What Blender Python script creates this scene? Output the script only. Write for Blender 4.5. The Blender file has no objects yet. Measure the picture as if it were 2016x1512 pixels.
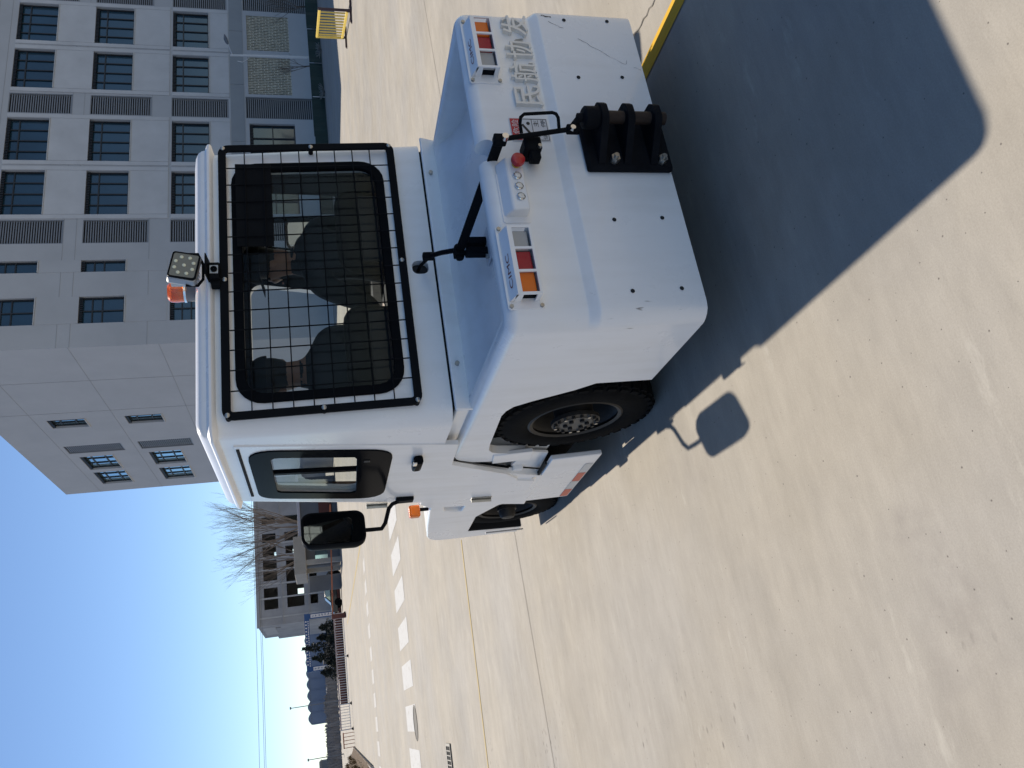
import bpy, bmesh, math, random
from mathutils import Vector, Matrix, Quaternion
random.seed(7)
SC = bpy.context.scene
COL = SC.collection
R = math.radians

# ------------------------------------------------------------------ camera
# the photograph is stored turned a quarter: the camera is held in portrait, so it is rolled by about 90 degrees
CAM_H, PITCH, ROLL, YAW = 1.7, R(14.516), R(3.459), R(22.465)
F = Vector((math.sin(YAW)*math.cos(PITCH), math.cos(YAW)*math.cos(PITCH), -math.sin(PITCH)))
R0 = Vector((math.cos(YAW), -math.sin(YAW), 0)); U0 = R0.cross(F)
RI = math.cos(ROLL)*R0 - math.sin(ROLL)*U0
UI = math.sin(ROLL)*R0 + math.cos(ROLL)*U0
cam = bpy.data.cameras.new('camera'); camo = bpy.data.objects.new('camera', cam); COL.objects.link(camo)
M = Matrix.Identity(4)
for i in range(3):
    M[i][0], M[i][1], M[i][2] = -UI[i], RI[i], -F[i]
M[2][3] = CAM_H
camo.matrix_world = M
cam.sensor_fit = 'HORIZONTAL'; cam.sensor_width = 36; cam.lens = 36*1544/2016
cam.clip_start = 0.05; cam.clip_end = 5000
SC.camera = camo
# ------------------------------------------------------------------ light
SUN_DIR = Vector((0.05, 0.98, 1.0)).normalized()
EL = math.asin(SUN_DIR.z); AZ = math.atan2(SUN_DIR.x, SUN_DIR.y)
W = bpy.data.worlds.new('World'); SC.world = W; W.use_nodes = True
wn = W.node_tree.nodes; wl = W.node_tree.links
sky = wn.new('ShaderNodeTexSky'); sky.sky_type = 'NISHITA'; sky.sun_disc = False
sky.sun_elevation = EL; sky.sun_rotation = AZ; sky.altitude = 300
sky.air_density = 0.8; sky.dust_density = 0.0; sky.ozone_density = 3.5
wn['Background'].inputs[1].default_value = 0.091
wl.new(sky.outputs[0], wn['Background'].inputs[0])
sun = bpy.data.lights.new('sun', 'SUN'); suno = bpy.data.objects.new('sun', sun); COL.objects.link(suno)
sun.energy = 4.6; sun.angle = R(0.53); sun.color = (1.0, 0.905, 0.77)
suno.rotation_euler = SUN_DIR.to_track_quat('Z', 'Y').to_euler(); suno.location = (0, 0, 30)
SC.view_settings.view_transform = 'Standard'; SC.view_settings.look = 'None'
SC.view_settings.exposure = 0.45; SC.view_settings.gamma = 1.0
SC.view_settings.use_curve_mapping = False
SC.cycles.max_bounces = 8; SC.cycles.transparent_max_bounces = 16

# ------------------------------------------------------------------ materials
def mat(name, col, rough=0.5, metal=0.0, var=0.0, vscale=4.0, bump=0.0, bscale=40.0, coat=0.0, spec=0.5, alpha=1.0, ior=1.45):
    m = bpy.data.materials.new(name); m.use_nodes = True
    n = m.node_tree.nodes; l = m.node_tree.links; p = n['Principled BSDF']
    p.inputs['Base Color'].default_value = (*col, 1); p.inputs['Roughness'].default_value = rough
    p.inputs['Metallic'].default_value = metal; p.inputs['Coat Weight'].default_value = coat
    p.inputs['Coat Roughness'].default_value = 0.08
    p.inputs['Specular IOR Level'].default_value = spec; p.inputs['IOR'].default_value = ior
    if var or bump:
        g = n.new('ShaderNodeNewGeometry')
    if var:
        t = n.new('ShaderNodeTexNoise'); t.inputs['Scale'].default_value = vscale; t.inputs['Detail'].default_value = 6
        t.inputs['Roughness'].default_value = 0.6
        l.new(g.outputs['Position'], t.inputs['Vector'])
        r = n.new('ShaderNodeMapRange'); r.inputs[1].default_value = 0.25; r.inputs[2].default_value = 0.75
        r.inputs[3].default_value = 1-var; r.inputs[4].default_value = 1+var
        l.new(t.outputs['Fac'], r.inputs[0])
        x = n.new('ShaderNodeVectorMath'); x.operation = 'SCALE'; x.inputs[0].default_value = col
        l.new(r.outputs[0], x.inputs['Scale']); l.new(x.outputs[0], p.inputs['Base Color'])
        rr = n.new('ShaderNodeMapRange'); rr.inputs[3].default_value = max(0, rough-0.08); rr.inputs[4].default_value = min(1, rough+0.1)
        l.new(t.outputs['Fac'], rr.inputs[0]); l.new(rr.outputs[0], p.inputs['Roughness'])
    if bump:
        t2 = n.new('ShaderNodeTexNoise'); t2.inputs['Scale'].default_value = bscale; t2.inputs['Detail'].default_value = 5
        l.new(g.outputs['Position'], t2.inputs['Vector'])
        b = n.new('ShaderNodeBump'); b.inputs['Strength'].default_value = bump; b.inputs['Distance'].default_value = 0.01
        l.new(t2.outputs['Fac'], b.inputs['Height']); l.new(b.outputs[0], p.inputs['Normal'])
    return m

def glass(name, tint, rough=0.02, refl=1.0, opac=0.0):
    """thin pane: lets light through tinted, mirrors by fresnel"""
    m = bpy.data.materials.new(name); m.use_nodes = True
    n = m.node_tree.nodes; l = m.node_tree.links; n.clear()
    o = n.new('ShaderNodeOutputMaterial'); t = n.new('ShaderNodeBsdfTransparent'); t.inputs[0].default_value = (*tint, 1)
    g = n.new('ShaderNodeBsdfGlossy'); g.inputs['Roughness'].default_value = rough
    g.inputs['Color'].default_value = (refl, refl, refl, 1)
    f = n.new('ShaderNodeFresnel'); f.inputs[0].default_value = 1.2
    gg = n.new('ShaderNodeNewGeometry'); iv = n.new('ShaderNodeMath'); iv.operation = 'SUBTRACT'; iv.inputs[0].default_value = 1; l.new(gg.outputs['Backfacing'], iv.inputs[1])
    fm = n.new('ShaderNodeMath'); fm.operation = 'MULTIPLY'; l.new(f.outputs[0], fm.inputs[0]); l.new(iv.outputs[0], fm.inputs[1])
    mx = n.new('ShaderNodeMixShader'); l.new(fm.outputs[0], mx.inputs[0]); l.new(t.outputs[0], mx.inputs[1]); l.new(g.outputs[0], mx.inputs[2])
    l.new(mx.outputs[0], o.inputs[0]); return m

MT = {}
MT['rubber'] = mat('rubber', (0.010, 0.010, 0.0102), 0.8, spec=0.25, var=0.35, vscale=14, bump=0.25, bscale=60, ior=1.15)
MT['black'] = mat('black_paint', (0.009, 0.010, 0.012), 0.45, spec=0.18, var=0.2, vscale=9, bump=0.05, bscale=120, ior=1.15)
MT['blackgloss'] = mat('black_gloss', (0.006, 0.007, 0.009), 0.12, spec=0.05, ior=1.15)
MT['seal'] = mat('window_rubber', (0.006, 0.007, 0.009), 0.35, spec=0.12, ior=1.15)
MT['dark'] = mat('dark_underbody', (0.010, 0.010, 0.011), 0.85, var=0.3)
MT['iron'] = mat('hitch_iron', (0.011, 0.012, 0.015), 0.5, spec=0.25, var=0.3, vscale=12, bump=0.15, bscale=70, ior=1.15)
MT['rust'] = mat('rusty_pin', (0.035, 0.022, 0.017), 0.6, 0.2, var=0.4, vscale=25, bump=0.2, bscale=90)
MT['steel'] = mat('zinc_steel', (0.42, 0.41, 0.38), 0.35, 0.9, var=0.2, vscale=30)
MT['hub'] = mat('hub_metal', (0.026, 0.023, 0.020), 0.6, 0.1, var=0.4, vscale=18)
MT['flange'] = mat('hub_flange', (0.11, 0.105, 0.095), 0.6, 0.3, var=0.3, vscale=18)
MT['chrome'] = mat('chrome', (0.75, 0.74, 0.72), 0.12, 1.0)
MT['interior'] = mat('cab_lining', (0.022, 0.024, 0.028), 0.8)
MT['seatcloth'] = mat('seat_cloth', (0.012, 0.012, 0.014), 0.8, spec=0.1, var=0.3, vscale=20)
MT['red_plastic'] = mat('red_plastic', (0.42, 0.012, 0.016), 0.3, coat=0.3)
MT['redtape'] = mat('red_reflective', (0.62, 0.11, 0.07), 0.4, var=0.12, vscale=40)
MT['whitetape'] = mat('white_reflective', (0.62, 0.61, 0.59), 0.4, var=0.08, vscale=60)
MT['letter'] = mat('brushed_letter', (0.80, 0.78, 0.73), 0.35, 0.1, var=0.06, vscale=40)
MT['sticker'] = mat('sticker_white', (0.66, 0.66, 0.68), 0.4)
MT['stickred'] = mat('sticker_red', (0.50, 0.03, 0.04), 0.4)
MT['ink'] = mat('print_black', (0.015, 0.015, 0.018), 0.5)
MT['cimcred'] = mat('glow_mouth_red', (0.22, 0.06, 0.05), 0.5)  # paints the reddish light in the cut-out letters; also the mouths
def lens(name, col):
    m = mat(name, col, 0.25, coat=0.15)
    n = m.node_tree.nodes; l = m.node_tree.links; p = n['Principled BSDF']
    g = n.new('ShaderNodeNewGeometry')
    w = n.new('ShaderNodeTexWave'); w.inputs['Scale'].default_value = 60; w.bands_direction = 'X'
    l.new(g.outputs['Position'], w.inputs['Vector'])
    b = n.new('ShaderNodeBump'); b.inputs['Strength'].default_value = 0.35; b.inputs['Distance'].default_value = 0.003
    l.new(w.outputs['Fac'], b.inputs['Height']); l.new(b.outputs[0], p.inputs['Normal'])
    return m
MT['lens_red'] = lens('lens_red', (0.36, 0.004, 0.018)); MT['lens_amber'] = lens('lens_amber', (0.80, 0.17, 0.006))
MT['lens_clear'] = lens('lens_clear', (0.42, 0.42, 0.41))
MT['beacon'] = mat('beacon_orange', (0.95, 0.16, 0.02), 0.2, coat=0.5)
MT['beacon'].node_tree.nodes['Principled BSDF'].inputs['Transmission Weight'].default_value = 0.75
MT['led'] = mat('led_board', (0.20, 0.20, 0.17), 0.35); MT['ledchip'] = mat('led_chip', (0.8, 0.8, 0.6), 0.2)
MT['alu'] = mat('cast_aluminium', (0.42, 0.42, 0.42), 0.45, 0.5)
MT['glass_rear'] = glass('tinted_glass', (0.84, 0.87, 0.87))
MT['glass_side'] = glass('clear_glass', (0.86, 0.89, 0.89))
MT['mirror'] = mat('mirror_glass', (0.55, 0.58, 0.60), 0.03, 1.0)
MT['cloth'] = mat('dark_jacket', (0.016, 0.018, 0.024), 0.85, var=0.3, vscale=12, bump=0.4, bscale=22)
MT['skin'] = mat('skin', (0.30, 0.165, 0.115), 0.5)
MT['cap'] = mat('dark_cap', (0.010, 0.011, 0.014), 0.8)
MT['hair'] = mat('black_hair', (0.008, 0.007, 0.007), 0.6)

def paint_white():
    m = mat('white_paint', (0.89, 0.89, 0.89), 0.24, coat=0.35)
    n = m.node_tree.nodes; l = m.node_tree.links; p = n['Principled BSDF']
    g = n.new('ShaderNodeNewGeometry')
    t = n.new('ShaderNodeTexNoise'); t.inputs['Scale'].default_value = 2.3; t.inputs['Detail'].default_value = 8; t.inputs['Roughness'].default_value = 0.65
    l.new(g.outputs['Position'], t.inputs['Vector'])
    # dust film and faint vertical streaks
    mp = n.new('ShaderNodeMapping'); mp.inputs['Scale'].default_value = (14, 14, 1.6); l.new(g.outputs['Position'], mp.inputs[0])
    t2 = n.new('ShaderNodeTexNoise'); t2.inputs['Scale'].default_value = 1.0; t2.inputs['Detail'].default_value = 5; l.new(mp.outputs[0], t2.inputs['Vector'])
    mul = n.new('ShaderNodeMath'); mul.operation = 'MULTIPLY'; l.new(t.outputs['Fac'], mul.inputs[0]); l.new(t2.outputs['Fac'], mul.inputs[1])
    r = n.new('ShaderNodeMapRange'); r.inputs[1].default_value = 0.22; r.inputs[2].default_value = 0.5; r.inputs[3].default_value = 0; r.inputs[4].default_value = 0.42
    l.new(mul.outputs[0], r.inputs[0])
    mx = n.new('ShaderNodeMixRGB'); mx.inputs[1].default_value = (0.89, 0.89, 0.89, 1); mx.inputs[2].default_value = (0.68, 0.66, 0.62, 1)
    l.new(r.outputs[0], mx.inputs[0])
    # scuffs: thin dark scratches on the bumper corner and a few elsewhere
    sx = n.new('ShaderNodeSeparateXYZ'); l.new(g.outputs['Position'], sx.inputs[0])
    def band(sock, a, b, soft):
        r1 = n.new('ShaderNodeMapRange'); r1.inputs[1].default_value = a; r1.inputs[2].default_value = a+soft; l.new(sock, r1.inputs[0])
        r2 = n.new('ShaderNodeMapRange'); r2.inputs[1].default_value = b-soft; r2.inputs[2].default_value = b; r2.inputs[3].default_value = 1; r2.inputs[4].default_value = 0; l.new(sock, r2.inputs[0])
        q = n.new('ShaderNodeMath'); q.operation = 'MULTIPLY'; l.new(r1.outputs[0], q.inputs[0]); l.new(r2.outputs[0], q.inputs[1]); return q.outputs[0]
    wv = n.new('ShaderNodeMapping'); wv.inputs['Scale'].default_value = (60, 30, 9); wv.inputs['Rotation'].default_value = (0, 0.5, 0); l.new(g.outputs['Position'], wv.inputs[0])
    t3 = n.new('ShaderNodeTexNoise'); t3.inputs['Scale'].default_value = 1.0; t3.inputs['Detail'].default_value = 3; l.new(wv.outputs[0], t3.inputs['Vector'])
    r3 = n.new('ShaderNodeMapRange'); r3.inputs[1].default_value = 0.66; r3.inputs[2].default_value = 0.72; l.new(t3.outputs['Fac'], r3.inputs[0])
    t4 = n.new('ShaderNodeTexNoise'); t4.inputs['Scale'].default_value = 5.0; l.new(g.outputs['Position'], t4.inputs['Vector'])
    r4 = n.new('ShaderNodeMapRange'); r4.inputs[1].default_value = 0.5; r4.inputs[2].default_value = 0.62; l.new(t4.outputs['Fac'], r4.inputs[0])
    bx_ = band(sx.outputs[0], 1.15, 1.42, 0.1); by_ = band(sx.outputs[1], 2.2, 2.62, 0.08); bz_ = band(sx.outputs[2], 0.16, 0.72, 0.12)
    a1 = n.new('ShaderNodeMath'); a1.operation = 'MULTIPLY'; l.new(bx_, a1.inputs[0]); l.new(by_, a1.inputs[1])
    a2 = n.new('ShaderNodeMath'); a2.operation = 'MULTIPLY'; l.new(a1.outputs[0], a2.inputs[0]); l.new(bz_, a2.inputs[1])
    a3 = n.new('ShaderNodeMath'); a3.operation = 'MULTIPLY'; l.new(a2.outputs[0], a3.inputs[0]); l.new(r3.outputs[0], a3.inputs[1])
    a4 = n.new('ShaderNodeMath'); a4.operation = 'MULTIPLY'; l.new(a3.outputs[0], a4.inputs[0]); l.new(r4.outputs[0], a4.inputs[1])
    mx2 = n.new('ShaderNodeMixRGB'); mx2.inputs[2].default_value = (0.16, 0.15, 0.14, 1); l.new(mx.outputs[0], mx2.inputs[1]); l.new(a4.outputs[0], mx2.inputs[0])
    l.new(mx2.outputs[0], p.inputs['Base Color'])
    rr = n.new('ShaderNodeMapRange'); rr.inputs[3].default_value = 0.2; rr.inputs[4].default_value = 0.38; l.new(t.outputs['Fac'], rr.inputs[0]); l.new(rr.outputs[0], p.inputs['Roughness'])
    # slightly wavy sheet metal
    t5 = n.new('ShaderNodeTexNoise'); t5.inputs['Scale'].default_value = 3.5; t5.inputs['Detail'].default_value = 1; l.new(g.outputs['Position'], t5.inputs['Vector'])
    b = n.new('ShaderNodeBump'); b.inputs['Strength'].default_value = 0.25; b.inputs['Distance'].default_value = 0.02
    l.new(t5.outputs['Fac'], b.inputs['Height']); l.new(b.outputs[0], p.inputs['Normal'])
    return m
MT['white'] = paint_white()

def concrete_ground():
    m = bpy.data.materials.new('concrete_slab'); m.use_nodes = True
    n = m.node_tree.nodes; l = m.node_tree.links; p = n['Principled BSDF']; p.inputs['Roughness'].default_value = 0.85
    p.inputs['Specular IOR Level'].default_value = 0.25
    g = n.new('ShaderNodeNewGeometry')
    def noise(scale, detail=6, rough=0.6, mapscale=(1, 1, 1), rot=0):
        mp = n.new('ShaderNodeMapping'); mp.inputs['Scale'].default_value = mapscale; mp.inputs['Rotation'].default_value = (0, 0, rot)
        l.new(g.outputs['Position'], mp.inputs[0])
        t = n.new('ShaderNodeTexNoise'); t.inputs['Scale'].default_value = scale; t.inputs['Detail'].default_value = detail; t.inputs['Roughness'].default_value = rough
        l.new(mp.outputs[0], t.inputs['Vector']); return t.outputs['Fac']
    def rng(s, a, b, c, d):
        r = n.new('ShaderNodeMapRange'); r.inputs[1].default_value = a; r.inputs[2].default_value = b; r.inputs[3].default_value = c; r.inputs[4].default_value = d
        l.new(s, r.inputs[0]); return r.outputs[0]
    def mulv(a, b):
        q = n.new('ShaderNodeMath'); q.operation = 'MULTIPLY'; l.new(a, q.inputs[0]); l.new(b, q.inputs[1]); return q.outputs[0]
    streak = rng(noise(1, 8, 0.7, (0.8, 4.2, 1), R(-4)), 0.3, 0.7, 0.93, 1.06)
    fine = rng(noise(1, 6, 0.75, (3.5, 34, 1), R(-4)), 0.3, 0.7, 0.965, 1.035)
    patch = rng(noise(0.75, 8, 0.68), 0.3, 0.7, 0.87, 1.10)
    mott = rng(noise(1, 7, 0.72, (3.2, 7.0, 1), R(-4)), 0.3, 0.7, 0.92, 1.07)
    big = rng(noise(0.09, 4, 0.55), 0.35, 0.65, 0.93, 1.06)
    grain = rng(noise(170, 4, 0.8), 0.3, 0.7, 0.90, 1.10)
    v = mulv(mulv(mulv(streak, fine), mulv(patch, big)), mulv(grain, mott))
    # light worn scuffs
    worn = rng(noise(1, 9, 0.75, (1.1, 3.6, 1), R(-4)), 0.585, 0.72, 0.0, 0.6)
    # dark stains
    stain = rng(noise(0.5, 6, 0.6), 0.60, 0.76, 0.0, 0.4)
    # pits
    vo = n.new('ShaderNodeTexVoronoi'); vo.voronoi_dimensions = '2D'; vo.inputs['Scale'].default_value = 10; l.new(g.outputs['Position'], vo.inputs['Vector'])
    wn_ = n.new('ShaderNodeTexWhiteNoise'); l.new(vo.outputs['Color'], wn_.inputs[0])
    dv = n.new('ShaderNodeMath'); dv.operation = 'DIVIDE'; l.new(vo.outputs['Distance'], dv.inputs[0])
    sep = n.new('ShaderNodeSeparateColor'); l.new(vo.outputs['Color'], sep.inputs[0]); l.new(rng(sep.outputs[0], 0, 1, 0.2, 1.3), dv.inputs[1])
    pit = mulv(rng(dv.outputs[0], 0.014, 0.034, 1.0, 0.0), rng(wn_.outputs['Value'], 0.22, 0.24, 0, 1))
    vo2 = n.new('ShaderNodeTexVoronoi'); vo2.voronoi_dimensions = '2D'; vo2.inputs['Scale'].default_value = 13
    mp2 = n.new('ShaderNodeMapping'); mp2.inputs['Scale'].default_value = (0.75, 1.5, 1); l.new(g.outputs['Position'], mp2.inputs[0]); l.new(mp2.outputs[0], vo2.inputs['Vector'])
    pit2 = rng(vo2.outputs['Distance'], 0.10, 0.20, 1.0, 0.0)
    wn2 = n.new('ShaderNodeTexWhiteNoise'); l.new(vo2.outputs['Color'], wn2.inputs[0]); pit2 = mulv(pit2, rng(wn2.outputs['Value'], 0.55, 0.57, 0, 1))
    cl = rng(noise(1.0, 5, 0.7), 0.53, 0.60, 0, 0.9)
    sx = n.new('ShaderNodeSeparateXYZ'); l.new(g.outputs['Position'], sx.inputs[0])
    near = rng(sx.outputs[0], -0.35, 0.15, 1.0, 0.0)
    pit2 = mulv(mulv(pit2, cl), near)
    # old oil and tyre stains, each where it lies on the slab
    spots = None
    for (px, py, rx, ry, k) in ((0.86, 3.22, .16, .22, .30), (0.90, 3.42, .15, .10, .22), (0.30, 2.02, .07, .13, .55), (0.05, 1.93, .34, .16, .45), (-0.12, 2.05, .22, .12, .30), (-0.25, 2.4, .3, .12, .2), (3.6, 4.2, .4, .3, .25)):
        mp = n.new('ShaderNodeMapping'); mp.vector_type = 'POINT'; mp.inputs['Location'].default_value = (-px/rx, -py/ry, 0); mp.inputs['Scale'].default_value = (1/rx, 1/ry, 1)
        l.new(g.outputs['Position'], mp.inputs[0]); ln = n.new('ShaderNodeVectorMath'); ln.operation = 'LENGTH'; l.new(mp.outputs[0], ln.inputs[0])
        m_ = mulv(rng(ln.outputs['Value'], 0.35, 1.15, k, 0.0), rng(noise(9, 6, 0.7), 0.38, 0.62, 0.15, 1.0))
        if spots is None: spots = m_
        else:
            q = n.new('ShaderNodeMath'); q.operation = 'MAXIMUM'; l.new(spots, q.inputs[0]); l.new(m_, q.inputs[1]); spots = q.outputs[0]
    q = n.new('ShaderNodeMath'); q.operation = 'MAXIMUM'; l.new(spots, q.inputs[0]); l.new(stain, q.inputs[1]); stain = q.outputs[0]
    c0 = n.new('ShaderNodeVectorMath'); c0.operation = 'SCALE'; c0.inputs[0].default_value = (0.362, 0.331, 0.280); l.new(v, c0.inputs['Scale'])
    # slight colour drift
    mix0 = n.new('ShaderNodeMixRGB'); mix0.blend_type = 'MULTIPLY'; l.new(c0.outputs[0], mix0.inputs[1]); mix0.inputs[2].default_value = (0.94, 0.97, 1.04, 1)
    l.new(rng(noise(0.7, 4, 0.5, (1, 1, 1), 1), 0.4, 0.65, 0, 0.9), mix0.inputs[0])
    mx1 = n.new('ShaderNodeMixRGB'); mx1.inputs[2].default_value = (0.50, 0.475, 0.42, 1); l.new(mix0.outputs[0], mx1.inputs[1]); l.new(worn, mx1.inputs[0])
    mx2 = n.new('ShaderNodeMixRGB'); mx2.inputs[2].default_value = (0.24, 0.22, 0.20, 1); l.new(mx1.outputs[0], mx2.inputs[1]); l.new(stain, mx2.inputs[0])
    mxp = n.new('ShaderNodeMath'); mxp.operation = 'MAXIMUM'; l.new(pit, mxp.inputs[0]); l.new(pit2, mxp.inputs[1])
    mx3 = n.new('ShaderNodeMixRGB'); mx3.inputs[2].default_value = (0.10, 0.09, 0.08, 1); l.new(mx2.outputs[0], mx3.inputs[1])
    pf = n.new('ShaderNodeMath'); pf.operation = 'MULTIPLY'; pf.inputs[1].default_value = 0.8; l.new(mxp.outputs[0], pf.inputs[0]); l.new(pf.outputs[0], mx3.inputs[0])
    l.new(mx3.outputs[0], p.inputs['Base Color'])
    b = n.new('ShaderNodeBump'); b.inputs['Strength'].default_value = 0.18; b.inputs['Distance'].default_value = 0.006
    hs = n.new('ShaderNodeMath'); hs.operation = 'SUBTRACT'; l.new(v, hs.inputs[0]); l.new(mxp.outputs[0], hs.inputs[1])
    l.new(hs.outputs[0], b.inputs['Height']); l.new(b.outputs[0], p.inputs['Normal'])
    return m
MT['ground'] = concrete_ground()
MT['joint'] = mat('joint_filler', (0.17, 0.155, 0.135), 0.9, var=0.4, vscale=9)
def worn_paint(name, col, back=(0.36, 0.33, 0.28), wear=0.55, scale=5):
    m = mat(name, col, 0.95, spec=0.08); n = m.node_tree.nodes; l = m.node_tree.links; p = n['Principled BSDF']
    g = n.new('ShaderNodeNewGeometry'); t = n.new('ShaderNodeTexNoise'); t.inputs['Scale'].default_value = scale; t.inputs['Detail'].default_value = 8; t.inputs['Roughness'].default_value = 0.7
    l.new(g.outputs['Position'], t.inputs['Vector'])
    r = n.new('ShaderNodeMapRange'); r.inputs[1].default_value = wear; r.inputs[2].default_value = wear+0.14; l.new(t.outputs['Fac'], r.inputs[0])
    mx = n.new('ShaderNodeMixRGB'); mx.inputs[1].default_value = (*col, 1); mx.inputs[2].default_value = (*back, 1)
    l.new(r.outputs[0], mx.inputs[0]); l.new(mx.outputs[0], p.inputs['Base Color']); return m
MT['zebra'] = worn_paint('worn_white_marking', (0.56, 0.56, 0.55), back=(0.36, 0.335, 0.29), wear=0.55, scale=7)
MT['zebra2'] = worn_paint('faded_white_marking', (0.54, 0.53, 0.51), wear=0.54)
MT['yellow_line'] = worn_paint('yellow_marking', (0.66, 0.40, 0.055), wear=0.66)
MT['yellow_old'] = worn_paint('faded_yellow_marking', (0.50, 0.40, 0.20), wear=0.54)
MT['panel_light'] = mat('pale_panel', (0.54, 0.54, 0.55), 0.75, var=0.10, vscale=0.7)
MT['panel_grey'] = mat('grey_panel', (0.45, 0.455, 0.47), 0.75, var=0.07, vscale=0.5)
MT['panel_joint'] = mat('panel_joint', (0.34, 0.345, 0.36), 0.8)
MT['panel_dark'] = mat('dark_grey_panel', (0.30, 0.315, 0.33), 0.75, var=0.08, vscale=0.6)
MT['louvre'] = mat('louvre_grey', (0.22, 0.23, 0.25), 0.5, 0.2)
MT['louvre_back'] = mat('louvre_shade', (0.02, 0.02, 0.022), 0.9)
MT['mullion'] = mat('mullion_dark', (0.020, 0.022, 0.027), 0.45)
MT['bldglass'] = mat('blue_window_glass', (0.012, 0.040, 0.066), 0.06, spec=1.0, var=0.35, vscale=0.35)
MT['bldglass2'] = mat('pale_window_glass', (0.34, 0.50, 0.56), 0.05, 0.85)
MT['blind'] = mat('window_blind', (0.17, 0.19, 0.17), 0.6, var=0.15, vscale=1.5)
MT['screen'] = mat('screen_block', (0.62, 0.57, 0.46), 0.8, var=0.2, vscale=2)
MT['sill'] = mat('pale_sill', (0.5, 0.49, 0.475), 0.6)
MT['greenfence'] = mat('dark_green_sheet', (0.004, 0.026, 0.024), 0.6, var=0.3, vscale=2.5, bump=0.4, bscale=8)
MT['pale_metal'] = mat('pale_painted_metal', (0.55, 0.56, 0.58), 0.4, 0.1)
MT['yellow_paint'] = mat('yellow_barrier_paint', (0.72, 0.52, 0.09), 0.4, var=0.1, vscale=10)
MT['purple_dark'] = mat('dark_barrier_foot', (0.045, 0.022, 0.03), 0.6)
MT['oldconcrete'] = mat('old_concrete', (0.32, 0.32, 0.33), 0.9, var=0.22, vscale=0.35)
MT['oldconcrete2'] = mat('pale_old_concrete', (0.42, 0.42, 0.42), 0.9, var=0.18, vscale=0.5)
MT['void'] = mat('dark_room', (0.018, 0.022, 0.025), 0.9)  # near-black painting the unlit depth of rooms and holes
MT['tan'] = mat('tan_render', (0.35, 0.33, 0.30), 0.85, var=0.15, vscale=0.8)
MT['slate'] = mat('slate_wall', (0.14, 0.155, 0.18), 0.8, var=0.15, vscale=0.7)
MT['lilac'] = mat('white_fascia', (0.50, 0.50, 0.56), 0.5)
MT['bark'] = mat('bark', (0.085, 0.066, 0.052), 0.9, var=0.3, vscale=3)
MT['twig'] = mat('twig', (0.15, 0.125, 0.108), 0.9)
MT['conifer'] = mat('conifer_green', (0.014, 0.022, 0.018), 0.8, var=0.4, vscale=3)
MT['redbrown'] = mat('red_brown_panel', (0.13, 0.045, 0.035), 0.7, var=0.2, vscale=2)
MT['boom'] = mat('orange_boom', (0.42, 0.13, 0.055), 0.5, var=0.2, vscale=3)
MT['blue'] = mat('blue_gate', (0.02, 0.075, 0.22), 0.5)
MT['bluegrey'] = mat('blue_grey_hall', (0.15, 0.20, 0.30), 0.6, var=0.08, vscale=0.2)
MT['soil'] = mat('dry_soil', (0.085, 0.05, 0.022), 0.95, var=0.3, vscale=1.5, bump=0.6, bscale=6)
MT['drygrass'] = mat('dry_grass', (0.15, 0.095, 0.035), 0.9, var=0.3, vscale=2)
MT['kerb'] = mat('kerb_stone', (0.36, 0.35, 0.33), 0.85, var=0.15, vscale=4)
MT['wood'] = mat('hazy_wood_mass', (0.20, 0.20, 0.21), 0.95, var=0.25, vscale=0.4)  # distance haze is mixed into this grey
MT['wire'] = mat('wire', (0.10, 0.12, 0.14), 0.5)
MT['carpaint'] = mat('dark_car_paint', (0.015, 0.017, 0.02), 0.25, coat=0.5)

# ------------------------------------------------------------------ mesh helpers
BASE = {}
def smooth_angle(me, deg=32):
    bm = bmesh.new(); bm.from_mesh(me)
    c = R(deg)
    for f in bm.faces: f.smooth = True
    for e in bm.edges:
        if len(e.link_faces) == 2: e.smooth = e.calc_face_angle(0) < c
        else: e.smooth = False
    bm.to_mesh(me); bm.free()

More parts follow.
